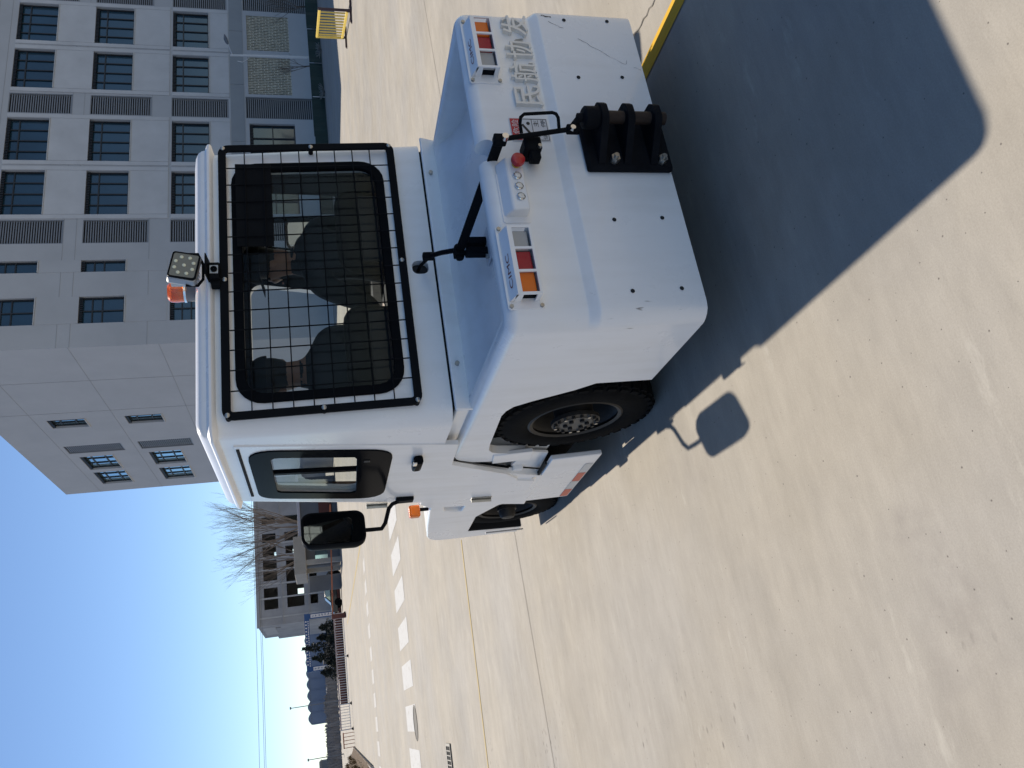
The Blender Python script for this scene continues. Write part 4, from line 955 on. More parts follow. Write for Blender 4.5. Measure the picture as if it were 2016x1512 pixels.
# ---- door with window, lower panel, hinges, handle
def shear(mb, z0=1.06):
    mb.v = [(v[0]+(XL(v[2])-XL(z0)) if v[0] < VX else v[0]-(XL(v[2])-XL(z0)), v[1], v[2]) for v in mb.v]; return mb
DX = XL(1.06)
door_poly = [(3.648,.998),(3.985,.985),(4.215,.64),(4.325,.55),(4.365,.545),(4.395,.43),(4.742,.418),(4.722,.63),(4.695,1.0),(4.715,1.13),(4.62,1.40),(4.47,2.045),(3.535,2.045)]
for sx in (-1, 1):
    def side(mb):
        shear(mb)
        if sx == 1: mb.v = [(2*VX-v[0], v[1], v[2]) for v in mb.v]
        return mb
    d = part(side(MB().prism(door_poly, 'x', DX-.007, DX+.02)), 'door', 'white', smooth=0)
    c_ = MB().prism(rpoly(side_gl, .05), 'x', 1.0, 1.6)
    if sx == 1: c_.v = [(2*VX-v[0], v[1], v[2]) for v in c_.v]
    cut(d, [c_]); smooth_angle(d.data, 30)
    bv = d.modifiers.new('bevel', 'BEVEL'); bv.width = .003; bv.segments = 2; bv.limit_method = 'ANGLE'; bv.angle_limit = R(40)
    part(side(MB().prism([(4.05,.96),(4.24,.62),(4.33,.395),(4.985,.355),(4.945,.53),(4.93,1.0),(4.83,1.068),(4.0,1.068)], 'x', DX+.004, DX+.045)), 'lower_side_panel', 'white', bevel=.004)
    # black window surround
    so = rpoly(side_out, [.13,.13,.15,.14], 6); n_ = len(so)
    def inner_match(outer, inner):
        ci = Vector((sum(p[0] for p in inner)/len(inner), sum(p[1] for p in inner)/len(inner))); res = []
        for p in outer:
            dv = Vector(p)-ci; best = 1
            for i in range(len(inner)):
                a = Vector(inner[i]); b = Vector(inner[(i+1) % len(inner)]); e = b-a; det = dv.x*(-e.y)-dv.y*(-e.x)
                if abs(det) < 1e-9: continue
                rhs = a-ci; t = (rhs.x*(-e.y)-rhs.y*(-e.x))/det; s2 = (dv.x*rhs.y-dv.y*rhs.x)/det
                if t > 0 and -1e-6 <= s2 <= 1+1e-6: best = min(best, t)
            res.append(tuple(ci+dv*best))
        return res
    gi = inner_match(so, rpoly(offset_poly(side_gl, .012), .04))
    w = part(side(MB().ring(so, gi, 'x', DX-.014, DX-.004)), 'door_window', 'blackgloss', d, bevel=.003)
    part(side(MB().prism(rpoly(side_gl, .05), 'x', DX+.008, DX+.012)), 'pane', 'glass_side', w, smooth=0)
    part(side(MB().box(DX-.004, DX+.018, 3.985, 4.015, 1.47, 1.905)), 'slider_bar', 'seal', w, smooth=0)
    part(side(MB().box(DX-.018, DX-.0145, 3.80, 3.83, 1.425, 1.455)), 'window_latch', 'hub', w, bevel=.004)
    part(side(MB().bar((DX-.009,3.57,2.030), (DX-.009,4.36,2.030), .004, .014)), 'rain_slot', 'dark', d, smooth=0)
    h = part(side(MB().obox((DX-.028,3.86,1.185), (.022,0,0), (0,.075,0), (0,.006,.024))), 'door_handle', 'blackgloss', d, bevel=.014, segs=3)
    part(side(MB().obox((DX-.050,3.80,1.205), (.004,0,0), (0,.02,0), (0,0,.010))), 'lock_button', 'chrome', h, bevel=.002)
    for (y, z, L) in ((4.712,.70,.125),(4.70,1.345,.125)):
        hg = part(side(MB().cyl((DX-.022,y,z-L/2), (DX-.022,y,z+L/2), .011, 10)), 'hinge', 'steel', d)
        part(side(MB().box(DX-.014, DX-.008, y-.032, y+.032, z-L/2, z+L/2)), 'hinge_leaf', 'steel', hg, smooth=0)
# dark sill strip between rear body and door
part(MB().box(1.275, 2.745, 4.0, 4.33, .42, .95), 'inner_sill', 'white', smooth=0)
for sx in (-1, 1):
    xx = 1.236 if sx < 0 else 2.784
    part(MB().bar((xx,4.00,.955), (xx,4.235,.615), .006, .014, up=(1,0,0)), 'door_rubber', 'seal', smooth=0)
    part(MB().bar((xx+.012*-sx,4.06,.93), (xx+.012*-sx,4.245,.63), .02, .012, up=(1,0,0)), 'trim_strip', 'alu', smooth=0)
    # bracket and bolts by the sill
    part(MB().obox((xx, 4.28, .56), (.02,0,0), (0,.05,0), (0,0,.03)), 'bracket', 'white', bevel=.005)
    part(MB().prism([(3.985,.565),(4.235,.60),(4.335,.40),(4.04,.425)], 'x', xx+.006*sx*-1, xx+.022*sx*-1), 'skirt_panel', 'white', bevel=.003)
    part(MB().cyl((xx-.02,4.36,.44), (xx-.045,4.36,.44), .014, 10), 'bolt', 'chrome')
    # step box with reflective strip
    s_ = part(MB().prism([(4.03,.415),(4.925,.375),(4.90,.075),(4.0,.125)], 'x', 1.195 if sx < 0 else 2.825, 1.225 if sx < 0 else 2.795), 'step_box', 'white', bevel=.006)
    xo = 1.193 if sx < 0 else 2.827
    def zb(y): return .125+(y-4.0)*(-.05/.9)
    for j, (a, b) in enumerate(((4.16,4.34),(4.345,4.525),(4.53,4.705),(4.71,4.88))):
        part(MB().add([(xo,a,zb(a)+.01),(xo,b,zb(b)+.01),(xo,b,zb(b)+.06),(xo,a,zb(a)+.06)], [(0,1,2,3)]), 'reflector', 'whitetape' if j % 2 == 0 else 'redtape', s_, smooth=0)
    part(MB().cyl((xo+.006*-sx,4.12,.37), (xo-.012*-sx*-1,4.12,.37), .012, 8), 'bolt', 'hub', s_)
    part(MB().bar((1.205 if sx < 0 else 2.815,4.10,.430), (1.205 if sx < 0 else 2.815,4.93,.392), .02, .012), 'step_edge', 'dark', s_, smooth=0)

# ---- front hood and fender
fp = [(4.945,.20),(4.945,.985),(5.10,.98),(5.60,.938),(5.93,.90),(6.02,.875),(6.075,.83),(6.10,.76),(6.08,.155),(5.90,.155),(5.872,.585),(5.42,.60),(5.13,.49),(5.06,.36),(5.0,.20)]
hd = part(MB().prism(fp, 'x', XL0+.005, XR0-.005), 'hood', 'white', smooth=0)
cut(hd, [MB().prism(rpoly([(5.02,.885),(5.155,.865),(5.20,.75),(5.06,.745)], .02), 'x', 1.1, XL0+.045)])
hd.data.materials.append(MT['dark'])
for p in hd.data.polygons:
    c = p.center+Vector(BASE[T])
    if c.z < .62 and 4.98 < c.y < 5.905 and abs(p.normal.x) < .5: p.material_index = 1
smooth_angle(hd.data, 30)
bv = hd.modifiers.new('bevel', 'BEVEL'); bv.width = .022; bv.segments = 3; bv.limit_method = 'ANGLE'; bv.angle_limit = R(50)
part(MB().box(XL0+.022, XL0+.046, 5.05, 5.11, .765, .86), 'hood_latch', 'hub', hd, bevel=.008)
part(MB().obox((1.215,5.905,.30), (.004,0,0), (0,.012,0), (0,.0,.15)), 'fender_edge', 'alu', hd, bevel=.002)
part(MB().box(1.35, 2.67, 5.0, 5.88, .25, .60), 'front_axle_box', 'dark', smooth=0)
part(MB().box(1.3, 2.72, 6.09, 6.16, .30, .55), 'front_bumper', 'black', bevel=.02)
ts = part(MB().obox((1.245,5.12,1.072), (.040,0,0), (0,.032,0), (0,0,.037)), 'turn_signal', 'lens_amber', bevel=.014, segs=3)
part(MB().cyl((1.255,5.12,.965), (1.255,5.12,1.04), .012, 10), 'stalk', 'black', ts)
ts2 = part(MB().obox((2.775,5.12,1.072), (.040,0,0), (0,.032,0), (0,0,.037)), 'turn_signal', 'lens_amber', bevel=.014, segs=3)
part(MB().cyl((2.765,5.12,.965), (2.765,5.12,1.04), .012, 10), 'stalk', 'black', ts2)
part(MB().lathe((1.33,5.05,1.0), (0,0,1), [(-.02,.06),(.035,.06),(.055,.045),(.06,.001)], 16), 'filler_cap', 'white')

# ---- wheels
def wheel(cx, cy, r, sx, hub_out, rim_r, flange_r, tread):
    """cx: outer sidewall plane, sx: -1 left"""
    ax = (sx, 0, 0); wd = .25; s0 = r*.02
    tp = [(-wd*.0-.0,rim_r+.005),(.012,rim_r+.02),(.02,rim_r+.05),(.018,r*.84),(.004,r*.925),(-.008,r*.965),(-.03,r*.985),(-wd+.03,r*.985),(-wd+.008,r*.965),(-wd,r*.9),(-wd+.0,rim_r+.02),(-wd+.02,rim_r-.002)]
    w = part(MB().lathe((cx,cy,r-.006), ax, tp, 56), 'wheel', 'rubber', smooth=35)
    tm = MB(); n = 34                                        # tread lugs
    for i in range(n):
        for side_ in (0, 1):
            a = 2*math.pi*(i+.5*side_)/n; rad = Vector((0, math.cos(a), math.sin(a))); tan = Vector((0, -math.sin(a), math.cos(a)))
            h0, h1 = (-.006, -.105) if side_ == 0 else (-wd+.105, -wd+.006)
            c = Vector((cx,cy,r-.006))+Vector(ax)*((h0+h1)/2)+rad*(r*.978); sk_ = Vector(ax)*.0
            tm.obox(c, Vector(ax)*abs(h1-h0)/2+tan*.012*(1 if side_ else -1), tan*(math.pi*r/n*.66), rad*(r*.022))
    # shoulder blocks
    for i in range(n):
        a = 2*math.pi*i/n; rad = Vector((0, math.cos(a), math.sin(a))); tan = Vector((0, -math.sin(a), math.cos(a)))
        tm.obox(Vector((cx,cy,r-.006))+Vector(ax)*.002+rad*(r*.915), Vector(ax)*.006, tan*(math.pi*r/n*.6), rad*(r*.05))
    part(tm, 'tread', 'rubber', w, smooth=0)
    part(MB().lathe((cx,cy,r-.006), ax, [(.004,rim_r-.012),(.012,rim_r+.004),(.006,rim_r+.014),(-.01,rim_r+.012),(-.012,rim_r-.008),(-.03,rim_r-.022),(-.09,rim_r-.03),(-.13,rim_r-.05),(-.145,flange_r*.7),(-.145,.01)], 48), 'rim', 'hub', w)
    part(MB().lathe((cx,cy,r-.006), ax, [(-.15,flange_r*.86),(hub_out-.03,flange_r*.80),(hub_out-.02,flange_r),(hub_out,flange_r),(hub_out+.002,flange_r*.62),(hub_out-.006,flange_r*.58),(hub_out-.006,.001)], 32), 'hub', 'hub', w)
    return w
for sx in (-1, 1):
    cx = 1.262 if sx < 0 else 2*VX-1.262
    w = wheel(cx, 3.565, .41, sx, .022, .232, .125, True)
    c0 = Vector((cx,3.565,.404))
    part(MB().lathe(c0, (sx,0,0), [(.0225,.085),(.026,.085),(.026,.001)], 24), 'hub_cover', 'flange', w)
    for i in range(16):
        a = 2*math.pi*i/16; p = c0+Vector((sx*.022, math.cos(a)*.107, math.sin(a)*.107)); part(MB().cyl(p, p+Vector((sx*.014,0,0)), .009, 6), 'wheel_nut', 'steel' if i % 3 == 0 else 'hub', w)
    for i in range(6):
        a = 2*math.pi*(i+.3)/6; p = c0+Vector((sx*.026, math.cos(a)*.055, math.sin(a)*.055)); part(MB().cyl(p, p+Vector((sx*.012,0,0)), .012, 6), 'cover_bolt', 'dark', w)
    cx = 1.272 if sx < 0 else 2*VX-1.272
    w = wheel(cx, 5.435, .375, sx, .005, .205, .07, True); c0 = Vector((cx,5.435,.369))
    part(MB().lathe(c0, (sx,0,0), [(-.02,.062),(.04,.058),(.06,.045),(.066,.001)], 20), 'grease_cap', 'hub', w)
    for i in range(8):
        a = 2*math.pi*i/8; p = c0+Vector((sx*-.14, math.cos(a)*.12, math.sin(a)*.12)); part(MB().cyl(p, p+Vector((sx*.035,0,0)), .012, 6), 'wheel_nut', 'steel', w)

# ---- mirrors
for sx in (-1, 1):
    mx = lambda x: x if sx < 0 else 2*VX-x
    mr = part(MB().obox((mx(1.205),4.60,1.185), (.022,0,0), (0,.035,0), (0,0,.052)), 'mirror_mount', 'black', bevel=.008)
    part(MB().tube([(mx(1.19),4.60,1.225),(mx(1.175),4.59,1.262),(mx(1.15),4.585,1.285),(mx(1.06),4.56,1.315),(mx(1.025),4.545,1.34),(mx(1.022),4.53,1.40),(mx(1.025),4.52,1.60)], .012, 10), 'arm', 'black', mr)
    cx_, cz_ = mx(1.032), 1.612; tl = Matrix.Rotation(R(20)*(-sx), 3, 'Z') @ Matrix.Rotation(R(3), 3, 'X'); pc = Vector((cx_, 4.47, cz_))
    out = rrect(-.110, .110, -.176, .176, .055, 6)
    def mp_(x, d, z): return tuple(pc+tl @ Vector((x, d, z)))
    def mr_ring(d, s_): return [mp_(x*s_, d, z*s_) for (x, z) in out]
    hs = MB().loft([mr_ring(-.012,.90), mr_ring(-.020,.96), mr_ring(-.014,1.0), mr_ring(.02,.99), mr_ring(.05,.9), mr_ring(.072,.66), mr_ring(.08,.3)])
    part(hs, 'mirror_housing', 'black', mr, smooth=50)
    g_ = rrect(-.098, .098, -.161, .161, .05, 6)
    part(MB().add([mp_(x, -.0145, z) for (x, z) in g_], [tuple(range(len(g_)))]), 'mirror_glass', 'mirror', mr, smooth=0)

# ---- rear light clusters
def cluster(x0, x1, order, name):
    y0 = YR0
    pl = part(MB().prism(rrect(x0-.032, x1+.032, .843, .985, .012), 'y', y0-.004, y0+.002), name, 'white', bevel=.001)
    zt, zb_ = .968, .862; d = .062
    # guard: sloping top plate, bottom bars, ends, dividers
    g = MB(); th = .006
    g.prism([(y0-.003,zt+.008),(y0-d,zt-.012),(y0-d,zt-.012-th),(y0-.003,zt+.008-th*2)], 'x', x0, x1)
    g.box(x0, x1, y0-d, y0-d+th, zt-.030, zt-.018)
    g.box(x0, x1, y0-d, y0-d+th, zb_, zb_+.010)
    g.box(x0, x1, y0-d+th, y0-.003, zb_, zb_+th)
    n = 3
    for i in range(n+1):
        x = x0+(x1-x0)*i/n; x = min(max(x, x0+.004), x1-.004)
        g.box(x-.005, x+.005, y0-d, y0-d+th, zb_+.010, zt-.030)
    for x in (x0+.003, x1-.003):
        g.box(x-.003, x+.003, y0-d+th, y0-.003, zt-.035, zt-.008); g.box(x-.003, x+.003, y0-d+th, y0-.003, zb_+th, zb_+.018)
    part(g, 'guard', 'white', pl, smooth=0)
    part(MB().box(x0+.012, x1-.012, y0-.028, y0-.003, zb_+.012, zt-.030), 'lamp_housing', 'black', pl, bevel=.003)
    for i, c in enumerate(order):
        a = x0+.012+(x1-x0-.024)*i/3; b = x0+.012+(x1-x0-.024)*(i+1)/3
        part(MB().box(a+.002, b-.002, y0-.046, y0-.027, zb_+.014, zt-.031), 'lens', c, pl, bevel=.005)
    for (x, z) in ((x0-.02,.972),(x1+.02,.972),(x0-.02,.856),(x1+.02,.856)):
        part(MB().cyl((x,y0-.004,z), (x,y0-.013,z), .008, 6), 'bolt', 'steel', pl)
    # flat lettering on the sloping top plate, coloured as reddish light through cut-outs
    vs, fs = textmesh('CIMC', 1.0, 0); xs = [v[0] for v in vs]; ys = [v[1] for v in vs]; a, b, c, dd = min(xs), max(xs), min(ys), max(ys)
    u0, u1 = x0+.04, x1-.11; mb = MB()
    for v in vs: pass
    pts = [(u0+(v[0]-a)/(b-a)*(u1-u0), y0-d+.018+(v[1]-c)/(dd-c)*.020, 0) for v in vs]
    mb.add([(p[0], p[1], zt-.012+(p[1]-(y0-d))*(.020/(d-.003))+.0015) for p in pts], fs); part(mb, 'lettering', 'cimcred', pl, smooth=0)
cluster(1.330, 1.622, ('lens_amber','lens_red','lens_clear'), 'rear_light')
cluster(2.392, 2.672, ('lens_clear','lens_red','lens_amber'), 'rear_light')
# ---- push-button box
sb = part(MB().prism(rrect(1.672, 1.905, .835, .945, .012), 'y', YR0-.004, YR0+.002), 'button_box', 'white', bevel=.001)
part(MB().add([(1.70,YR0-.003,.94),(1.945,YR0-.003,.94),(1.945,YR0-.003,.842),(1.70,YR0-.003,.842),(1.70,YR0-.052,.912),(1.945,YR0-.052,.912),(1.945,YR0-.058,.846),(1.70,YR0-.058,.846)],
   [(0,1,5,4),(1,2,6,5),(2,3,7,6),(3,0,4,7),(4,5,6,7)]), 'cover', 'white', sb, bevel=.008, segs=3)
for x in (1.755, 1.803, 1.851):
    b_ = part(MB().lathe((x,YR0-.055,.876), (0,-1,-.05), [(0,.017),(.006,.017),(.008,.014),(.004,.013),(.004,.001)], 18), 'push_button', 'chrome', sb)
    part(MB().lathe((x,YR0-.058,.876), (0,-1,-.05), [(0,.0115),(.006,.0105),(.008,.001)], 16), 'button_cap', 'letter', b_)
es = part(MB().lathe((1.905,YR0-.055,.872), (0,-1,-.05), [(0,.013),(.018,.013),(.020,.026),(.030,.028),(.040,.026),(.044,.018),(.045,.001)], 24), 'stop_button', 'red_plastic', sb)
part(MB().lathe((1.905,YR0-.054,.872), (0,-1,-.05), [(0,.017),(.004,.017),(.005,.014)], 20), 'yellow_collar', 'yellow_paint', es)
# ---- raised characters
for s_, (a, b) in zip('民航协发', ((2.238,2.343),(2.365,2.472),(2.494,2.603),(2.622,2.738))):
    m = MB(); text_on_rear(m, s_, a, b, .690, .808, YR0-.010, .020, .007); o = part(m, 'raised_character', 'letter', smooth=0)
# ---- warning sticker
st = part(MB().box(2.066, 2.182, YR0-.0035, YR0-.001, .686, .848), 'warning_sticker', 'sticker', smooth=0)
part(MB().box(2.070, 2.178, YR0-.0050, YR0-.0036, .806, .845), 'header', 'stickred', st, smooth=0)
m = MB(); text_on_rear(m, '危险', 2.098, 2.172, .811, .840, YR0-.0055, 0); part(m, 'header_lettering', 'sticker', st, smooth=0)
part(MB().add([(2.074,YR0-.0055,.811),(2.094,YR0-.0055,.811),(2.084,YR0-.0055,.838)], [(0,1,2)]), 'warning_triangle', 'sticker', st, smooth=0)
m = MB(); text_on_rear(m, '切  主', 2.076, 2.172, .726, .748, YR0-.0045, 0); text_on_rear(m, '请  停', 2.074, 2.174, .697, .716, YR0-.0045, 0); part(m, 'print', 'ink', st, smooth=0)
m = MB(); m.ring([(2.070,.690),(2.178,.690),(2.178,.803),(2.070,.803)], [(2.072,.692),(2.176,.692),(2.176,.801),(2.072,.801)], 'y', YR0-.0045, YR0-.0036); m.box(2.072,2.176,YR0-.0045,YR0-.0036,.753,.755)
m.bar((2.10,YR0-.0042,.765), (2.15,YR0-.0042,.796), .001, .010); m.cyl((2.155,YR0-.0036,.770), (2.155,YR0-.0048,.770), .008, 8); part(m, 'pictogram', 'ink', st, smooth=0)

# ---- hitch
hp = part(MB().box(1.888, 2.140, 2.380, 2.412, .205, .575), 'hitch_plate', 'iron', bevel=.012)
for z in (.515, .405, .290):
    sh = rpoly([(1.905,2.382),(2.115,2.382),(2.137,2.355),(2.13,2.275),(2.10,2.250),(2.04,2.245)], [.005,.005,.02,.03,.03,.05])
    part(MB().prism(sh, 'z', z-.015, z+.015), 'hitch_jaw', 'iron', hp, bevel=.006)
part(MB().cyl((2.075,2.298,.24), (2.075,2.298,.53), .026, 20), 'tow_pin', 'rust', hp)
kn = part(MB().lathe((2.07,2.298,.531), (0,0,1), [(0,.045),(.055,.044),(.062,.036),(.064,.018),(.085,.016),(.087,.001)], 24), 'pin_collar', 'iron', hp)
for z in (.462, .255): 
    part(MB().cyl((1.925,2.381,z), (1.925,2.352,z), .019, 6), 'hex_bolt', 'steel', hp); part(MB().cyl((1.925,2.354,z), (1.925,2.338,z), .010, 10), 'bolt_end', 'steel', hp)
# ---- hitch lever: link rod, handle loop, lever arm, pivot, link to the cab
e0 = Vector((2.030,2.322,.645)); e1 = Vector((1.985,2.335,.93)); lv = part(MB().tube([e0, e0*.5+e1*.5, e1], .010, 8), 'lever_linkage', 'black')
part(MB().obox(e0+Vector((0,0,-.012)), (.016,0,0), (0,.016,0), (0,0,.028)), 'lower_joint', 'black', lv, bevel=.006)
part(MB().cyl((2.07,2.298,.605), (2.036,2.318,.638), .013, 8), 'pin_link', 'black', lv)
part(MB().cyl((2.012,2.30,.645), (2.012,2.285,.645), .011, 8), 'joint_bolt', 'chrome', lv)
part(MB().obox(e1+Vector((0,.004,.004)), (.018,0,0), (0,.02,0), (0,0,.026)), 'upper_joint', 'black', lv, bevel=.006)
part(MB().cyl((1.962,2.305,.925), (1.962,2.285,.925), .013, 10), 'joint_bolt', 'chrome', lv)
part(MB().tube([(2.012,2.33,.845),(2.045,2.312,.85),(2.068,2.305,.845),(2.080,2.300,.83),(2.088,2.296,.715),(2.084,2.298,.700),(2.070,2.303,.692),(2.033,2.322,.69)], .007, 8), 'handle_loop', 'black', lv)
bb = part(MB().obox((1.990,2.395,.795), (.032,0,0), (0,.045,0), (0,0,.036)), 'latch_block', 'black', lv, bevel=.012)
part(MB().obox((1.945,2.385,.79), (.022,0,0), (0,.022,0), (0,0,.022)), 'latch_tab', 'black', bb, bevel=.006); part(MB().cyl((1.965,2.351,.775), (1.965,2.338,.775), .008, 8), 'latch_rivet', 'steel', bb)
a0 = Vector((1.985,2.345,.952)); a1 = Vector((1.930,2.62,1.005)); a2 = Vector((1.945,3.02,1.052))
part(MB().bar((1.985,2.338,.935), (1.90,3.0,1.005), .040, .012, up=(1,.1,0)), 'lever_arm', 'black', lv, bevel=.002)
pv = part(MB().obox((1.902,3.0,1.005), (.022,0,0), (0,.024,0), (0,0,.024)).cyl((1.865,3.0,1.005), (1.94,3.0,1.005), .018, 12), 'pivot', 'black', lv, bevel=.004)
part(MB().obox((1.872,2.955,.935), (.018,0,0), (0,.024,0), (0,0,.052)).obox((1.925,2.955,.935), (.018,0,0), (0,.024,0), (0,0,.052)), 'pivot_bracket', 'black', lv, bevel=.008)
part(MB().obox((1.895,2.945,.882), (.075,0,0), (0,.05,0), (0,0,.005)), 'bracket_foot', 'sticker', lv, bevel=.003)
part(MB().cyl((1.835,2.93,.887), (1.835,2.93,.902), .011, 6), 'foot_bolt', 'steel', lv)
part(MB().tube([(1.915,3.0,1.01),(1.965,3.10,1.065),(1.995,3.17,1.10)], .012, 8), 'rear_link', 'black', lv)
part(MB().obox((2.003,3.19,1.112), (.016,0,0), (0,.018,0), (0,0,.028)), 'link_joint', 'black', lv, bevel=.006)
part(MB().tube([(2.01,3.20,1.10),(2.022,3.30,1.135),(2.03,3.42,1.15)], .008, 8), 'cab_link', 'black', lv)
# slot rim in the cab back
part(MB().box(1.97, 2.075, 3.365, 3.385, 1.08, 1.19), 'slot_backing', 'louvre', smooth=0)

# ---- roof lamp, camera, beacon
wl_ = part(MB().obox((2.022,3.292,2.215), (.075,.012,-.012), (-.004,.024,.004), (.010,-.006,.061)), 'work_lamp', 'alu', bevel=.012, segs=3)
fr_ = Vector((0.0,0.0,0.0)); nrm = Vector((.15,-.98,-.09)).normalized(); ux = Vector((.075,.012,-.012)).normalized(); uz = ux.cross(nrm)*-1
c0 = Vector((2.022,3.292,2.215))+nrm*.0255
def on_lamp(u, v, d=0): return c0+ux*u+uz*v+nrm*d
m = MB(); o4 = [on_lamp(u, v, .003) for (u, v) in rrect(-.074,.074,-.060,.060,.014)]; i4 = [on_lamp(u, v, .003) for (u, v) in rrect(-.067,.067,-.053,.053,.010)]; n_ = len(o4)
ob = [p-nrm*.012 for p in o4]; m.add(o4+i4+ob, [(i,(i+1) % n_,n_+(i+1) % n_,n_+i) for i in range(n_)]+[(i,2*n_+i,2*n_+(i+1) % n_,(i+1) % n_) for i in range(n_)]); part(m, 'bezel', 'black', wl_)
part(MB().add([on_lamp(u, v, .0015) for (u, v) in rrect(-.068,.068,-.054,.054,.010)], [tuple(range(28))]), 'lamp_glass', 'led', wl_, smooth=0)
for (u, v) in ((0,0),(-.045,-.018),(-.045,.018),(-.018,-.038),(.018,-.038),(.045,-.018),(.045,.018),(.018,.038),(-.018,.038)):
    part(MB().lathe(on_lamp(u, v, .0018), nrm, [(0,.009),(.003,.008),(.005,.004),(.0055,.0005)], 10), 'led', 'ledchip', wl_)
for i in range(7): part(MB().obox((2.022-.063+.021*i,3.322,2.215), (.003,.0005,0), (0,.012,0), (0,0,.06)), 'cooling_fin', 'alu', wl_, smooth=0)
part(MB().tube([(2.105,3.30,2.21),(2.112,3.31,2.16),(2.06,3.315,2.138),(1.98,3.315,2.138),(1.945,3.31,2.16),(1.94,3.295,2.21)], .007, 6), 'bracket', 'black', wl_)
cm_ = part(MB().obox((2.012,3.318,2.088), (.042,0,0), (0,.032,0), (0,0,.024)), 'rear_camera', 'black', bevel=.006)
part(MB().obox((2.02,3.280,2.116), (.055,0,0), (0,.04,-.004), (0,0,.003)), 'visor', 'black', cm_, bevel=.002)
part(MB().box(1.992, 2.034, 3.282, 3.287, 2.070, 2.106), 'face_plate', 'alu', cm_, smooth=0)
part(MB().lathe((2.013,3.283,2.088), (0,-1,0), [(0,.015),(.006,.015),(.007,.011),(.003,.010),(.004,.001)], 18), 'camera_lens', 'blackgloss', cm_)
part(MB().obox((1.958,3.33,2.085), (.014,0,0), (0,.02,0), (0,0,.02)), 'side_bracket', 'black', cm_, bevel=.004)
bc = part(MB().lathe((2.022,3.50,2.188), (0,0,1), [(0,.046),(.048,.044),(.05,.001)], 20), 'beacon', 'slate')
part(MB().lathe((2.022,3.50,2.236), (0,0,1), [(0,.050),(.010,.050),(.012,.044)], 20), 'clamp_ring', 'chrome', bc)
part(MB().lathe((2.022,3.50,2.246), (0,0,1), [(0,.046),(.035,.049),(.062,.047),(.072,.038),(.076,.001)], 20), 'beacon_dome', 'beacon', bc)
# scratches on the rear face
def scratch(pts, w, y):
    m = MB(); n = len(pts); L = []; Q = []
    for i, p in enumerate(pts):
        q = Vector(pts[min(i+1, n-1)])-Vector(pts[max(i-1, 0)]); nr = Vector((-q.y, q.x)).normalized()*w*random.uniform(.25, 1)/2
        L.append((p[0]+nr.x, y, p[1]+nr.y)); Q.append((p[0]-nr.x, y, p[1]-nr.y))
    m.add(L+Q, [(i, i+1, n+i+1, n+i) for i in range(n-1)]); part(m, 'scratch', 'hub', rb, smooth=0)
def wob(a, b, n, s_): return [(a[0]+(b[0]-a[0])*i/n+random.uniform(-s_, s_), a[1]+(b[1]-a[1])*i/n+random.uniform(-s_, s_)) for i in range(n+1)]
scratch(wob((2.61,.475), (2.53,.37), 6, .003)+wob((2.525,.365), (2.47,.285), 6, .003)+[(2.475,.275),(2.497,.270)], .0018, 2.4092)
scratch(wob((2.70,.595), (2.675,.555), 5, .003)+[(2.67,.55),(2.665,.53)], .0022, 2.4092)
scratch(wob((2.735,.625), (2.728,.575), 4, .004), .008, 2.4092)
scratch(wob((2.455,.245), (2.445,.215), 4, .002), .002, 2.4092)

# ---- inside the cab
part(MB().prism([(4.34,1.06),(4.34,1.22),(4.42,1.27),(4.76,1.255),(4.80,1.06)], 'x', 1.27, 2.75), 'dashboard', 'interior', bevel=.015)
swc = Vector((1.66,4.22,1.50)); swn = Vector((0,-.62,.78)).normalized()
sw_u = Vector((1,0,0)); sw_v = swn.cross(sw_u)
sw = part(MB().tube([swc+(sw_u*math.cos(t)+sw_v*math.sin(t))*.18 for t in [2*math.pi*i/32 for i in range(33)]], .013, 8), 'steering_wheel', 'interior')
for a in (90, 210, 330): part(MB().tube([swc-swn*.02, swc+(sw_u*math.cos(R(a))+sw_v*math.sin(R(a)))*.175], .010, 6), 'spoke', 'interior', sw)
part(MB().cyl(swc, swc-swn*.4, .03, 10), 'steering_column', 'interior', sw)
for (x, nm) in ((1.66,'seat'),(2.34,'seat')):
    s_ = part(MB().box(x-.24, x+.24, 3.56, 4.05, 1.062, 1.15), nm, 'seatcloth', bevel=.04, segs=3)
    bk = MB(); 
    bkp = rrect(x-.24, x+.24, 1.10, 1.52, .10, 5)
    bk.add([(px, 3.485-.06*(pz-1.1)/.42, pz) for (px, pz) in bkp]+[(px, 3.565-.06*(pz-1.1)/.42, pz) for (px, pz) in bkp], [tuple(range(24)), tuple(range(24, 48))[::-1]]+[(i,(i+1) % 24, 24+(i+1) % 24, 24+i) for i in range(24)])
    part(bk, 'backrest', 'seatcloth', s_, bevel=.03, segs=3)
    part(MB().box(x-.20, x+.20, 3.44, 3.47, 1.16, 1.40), 'back_panel', 'interior', s_, bevel=.01)

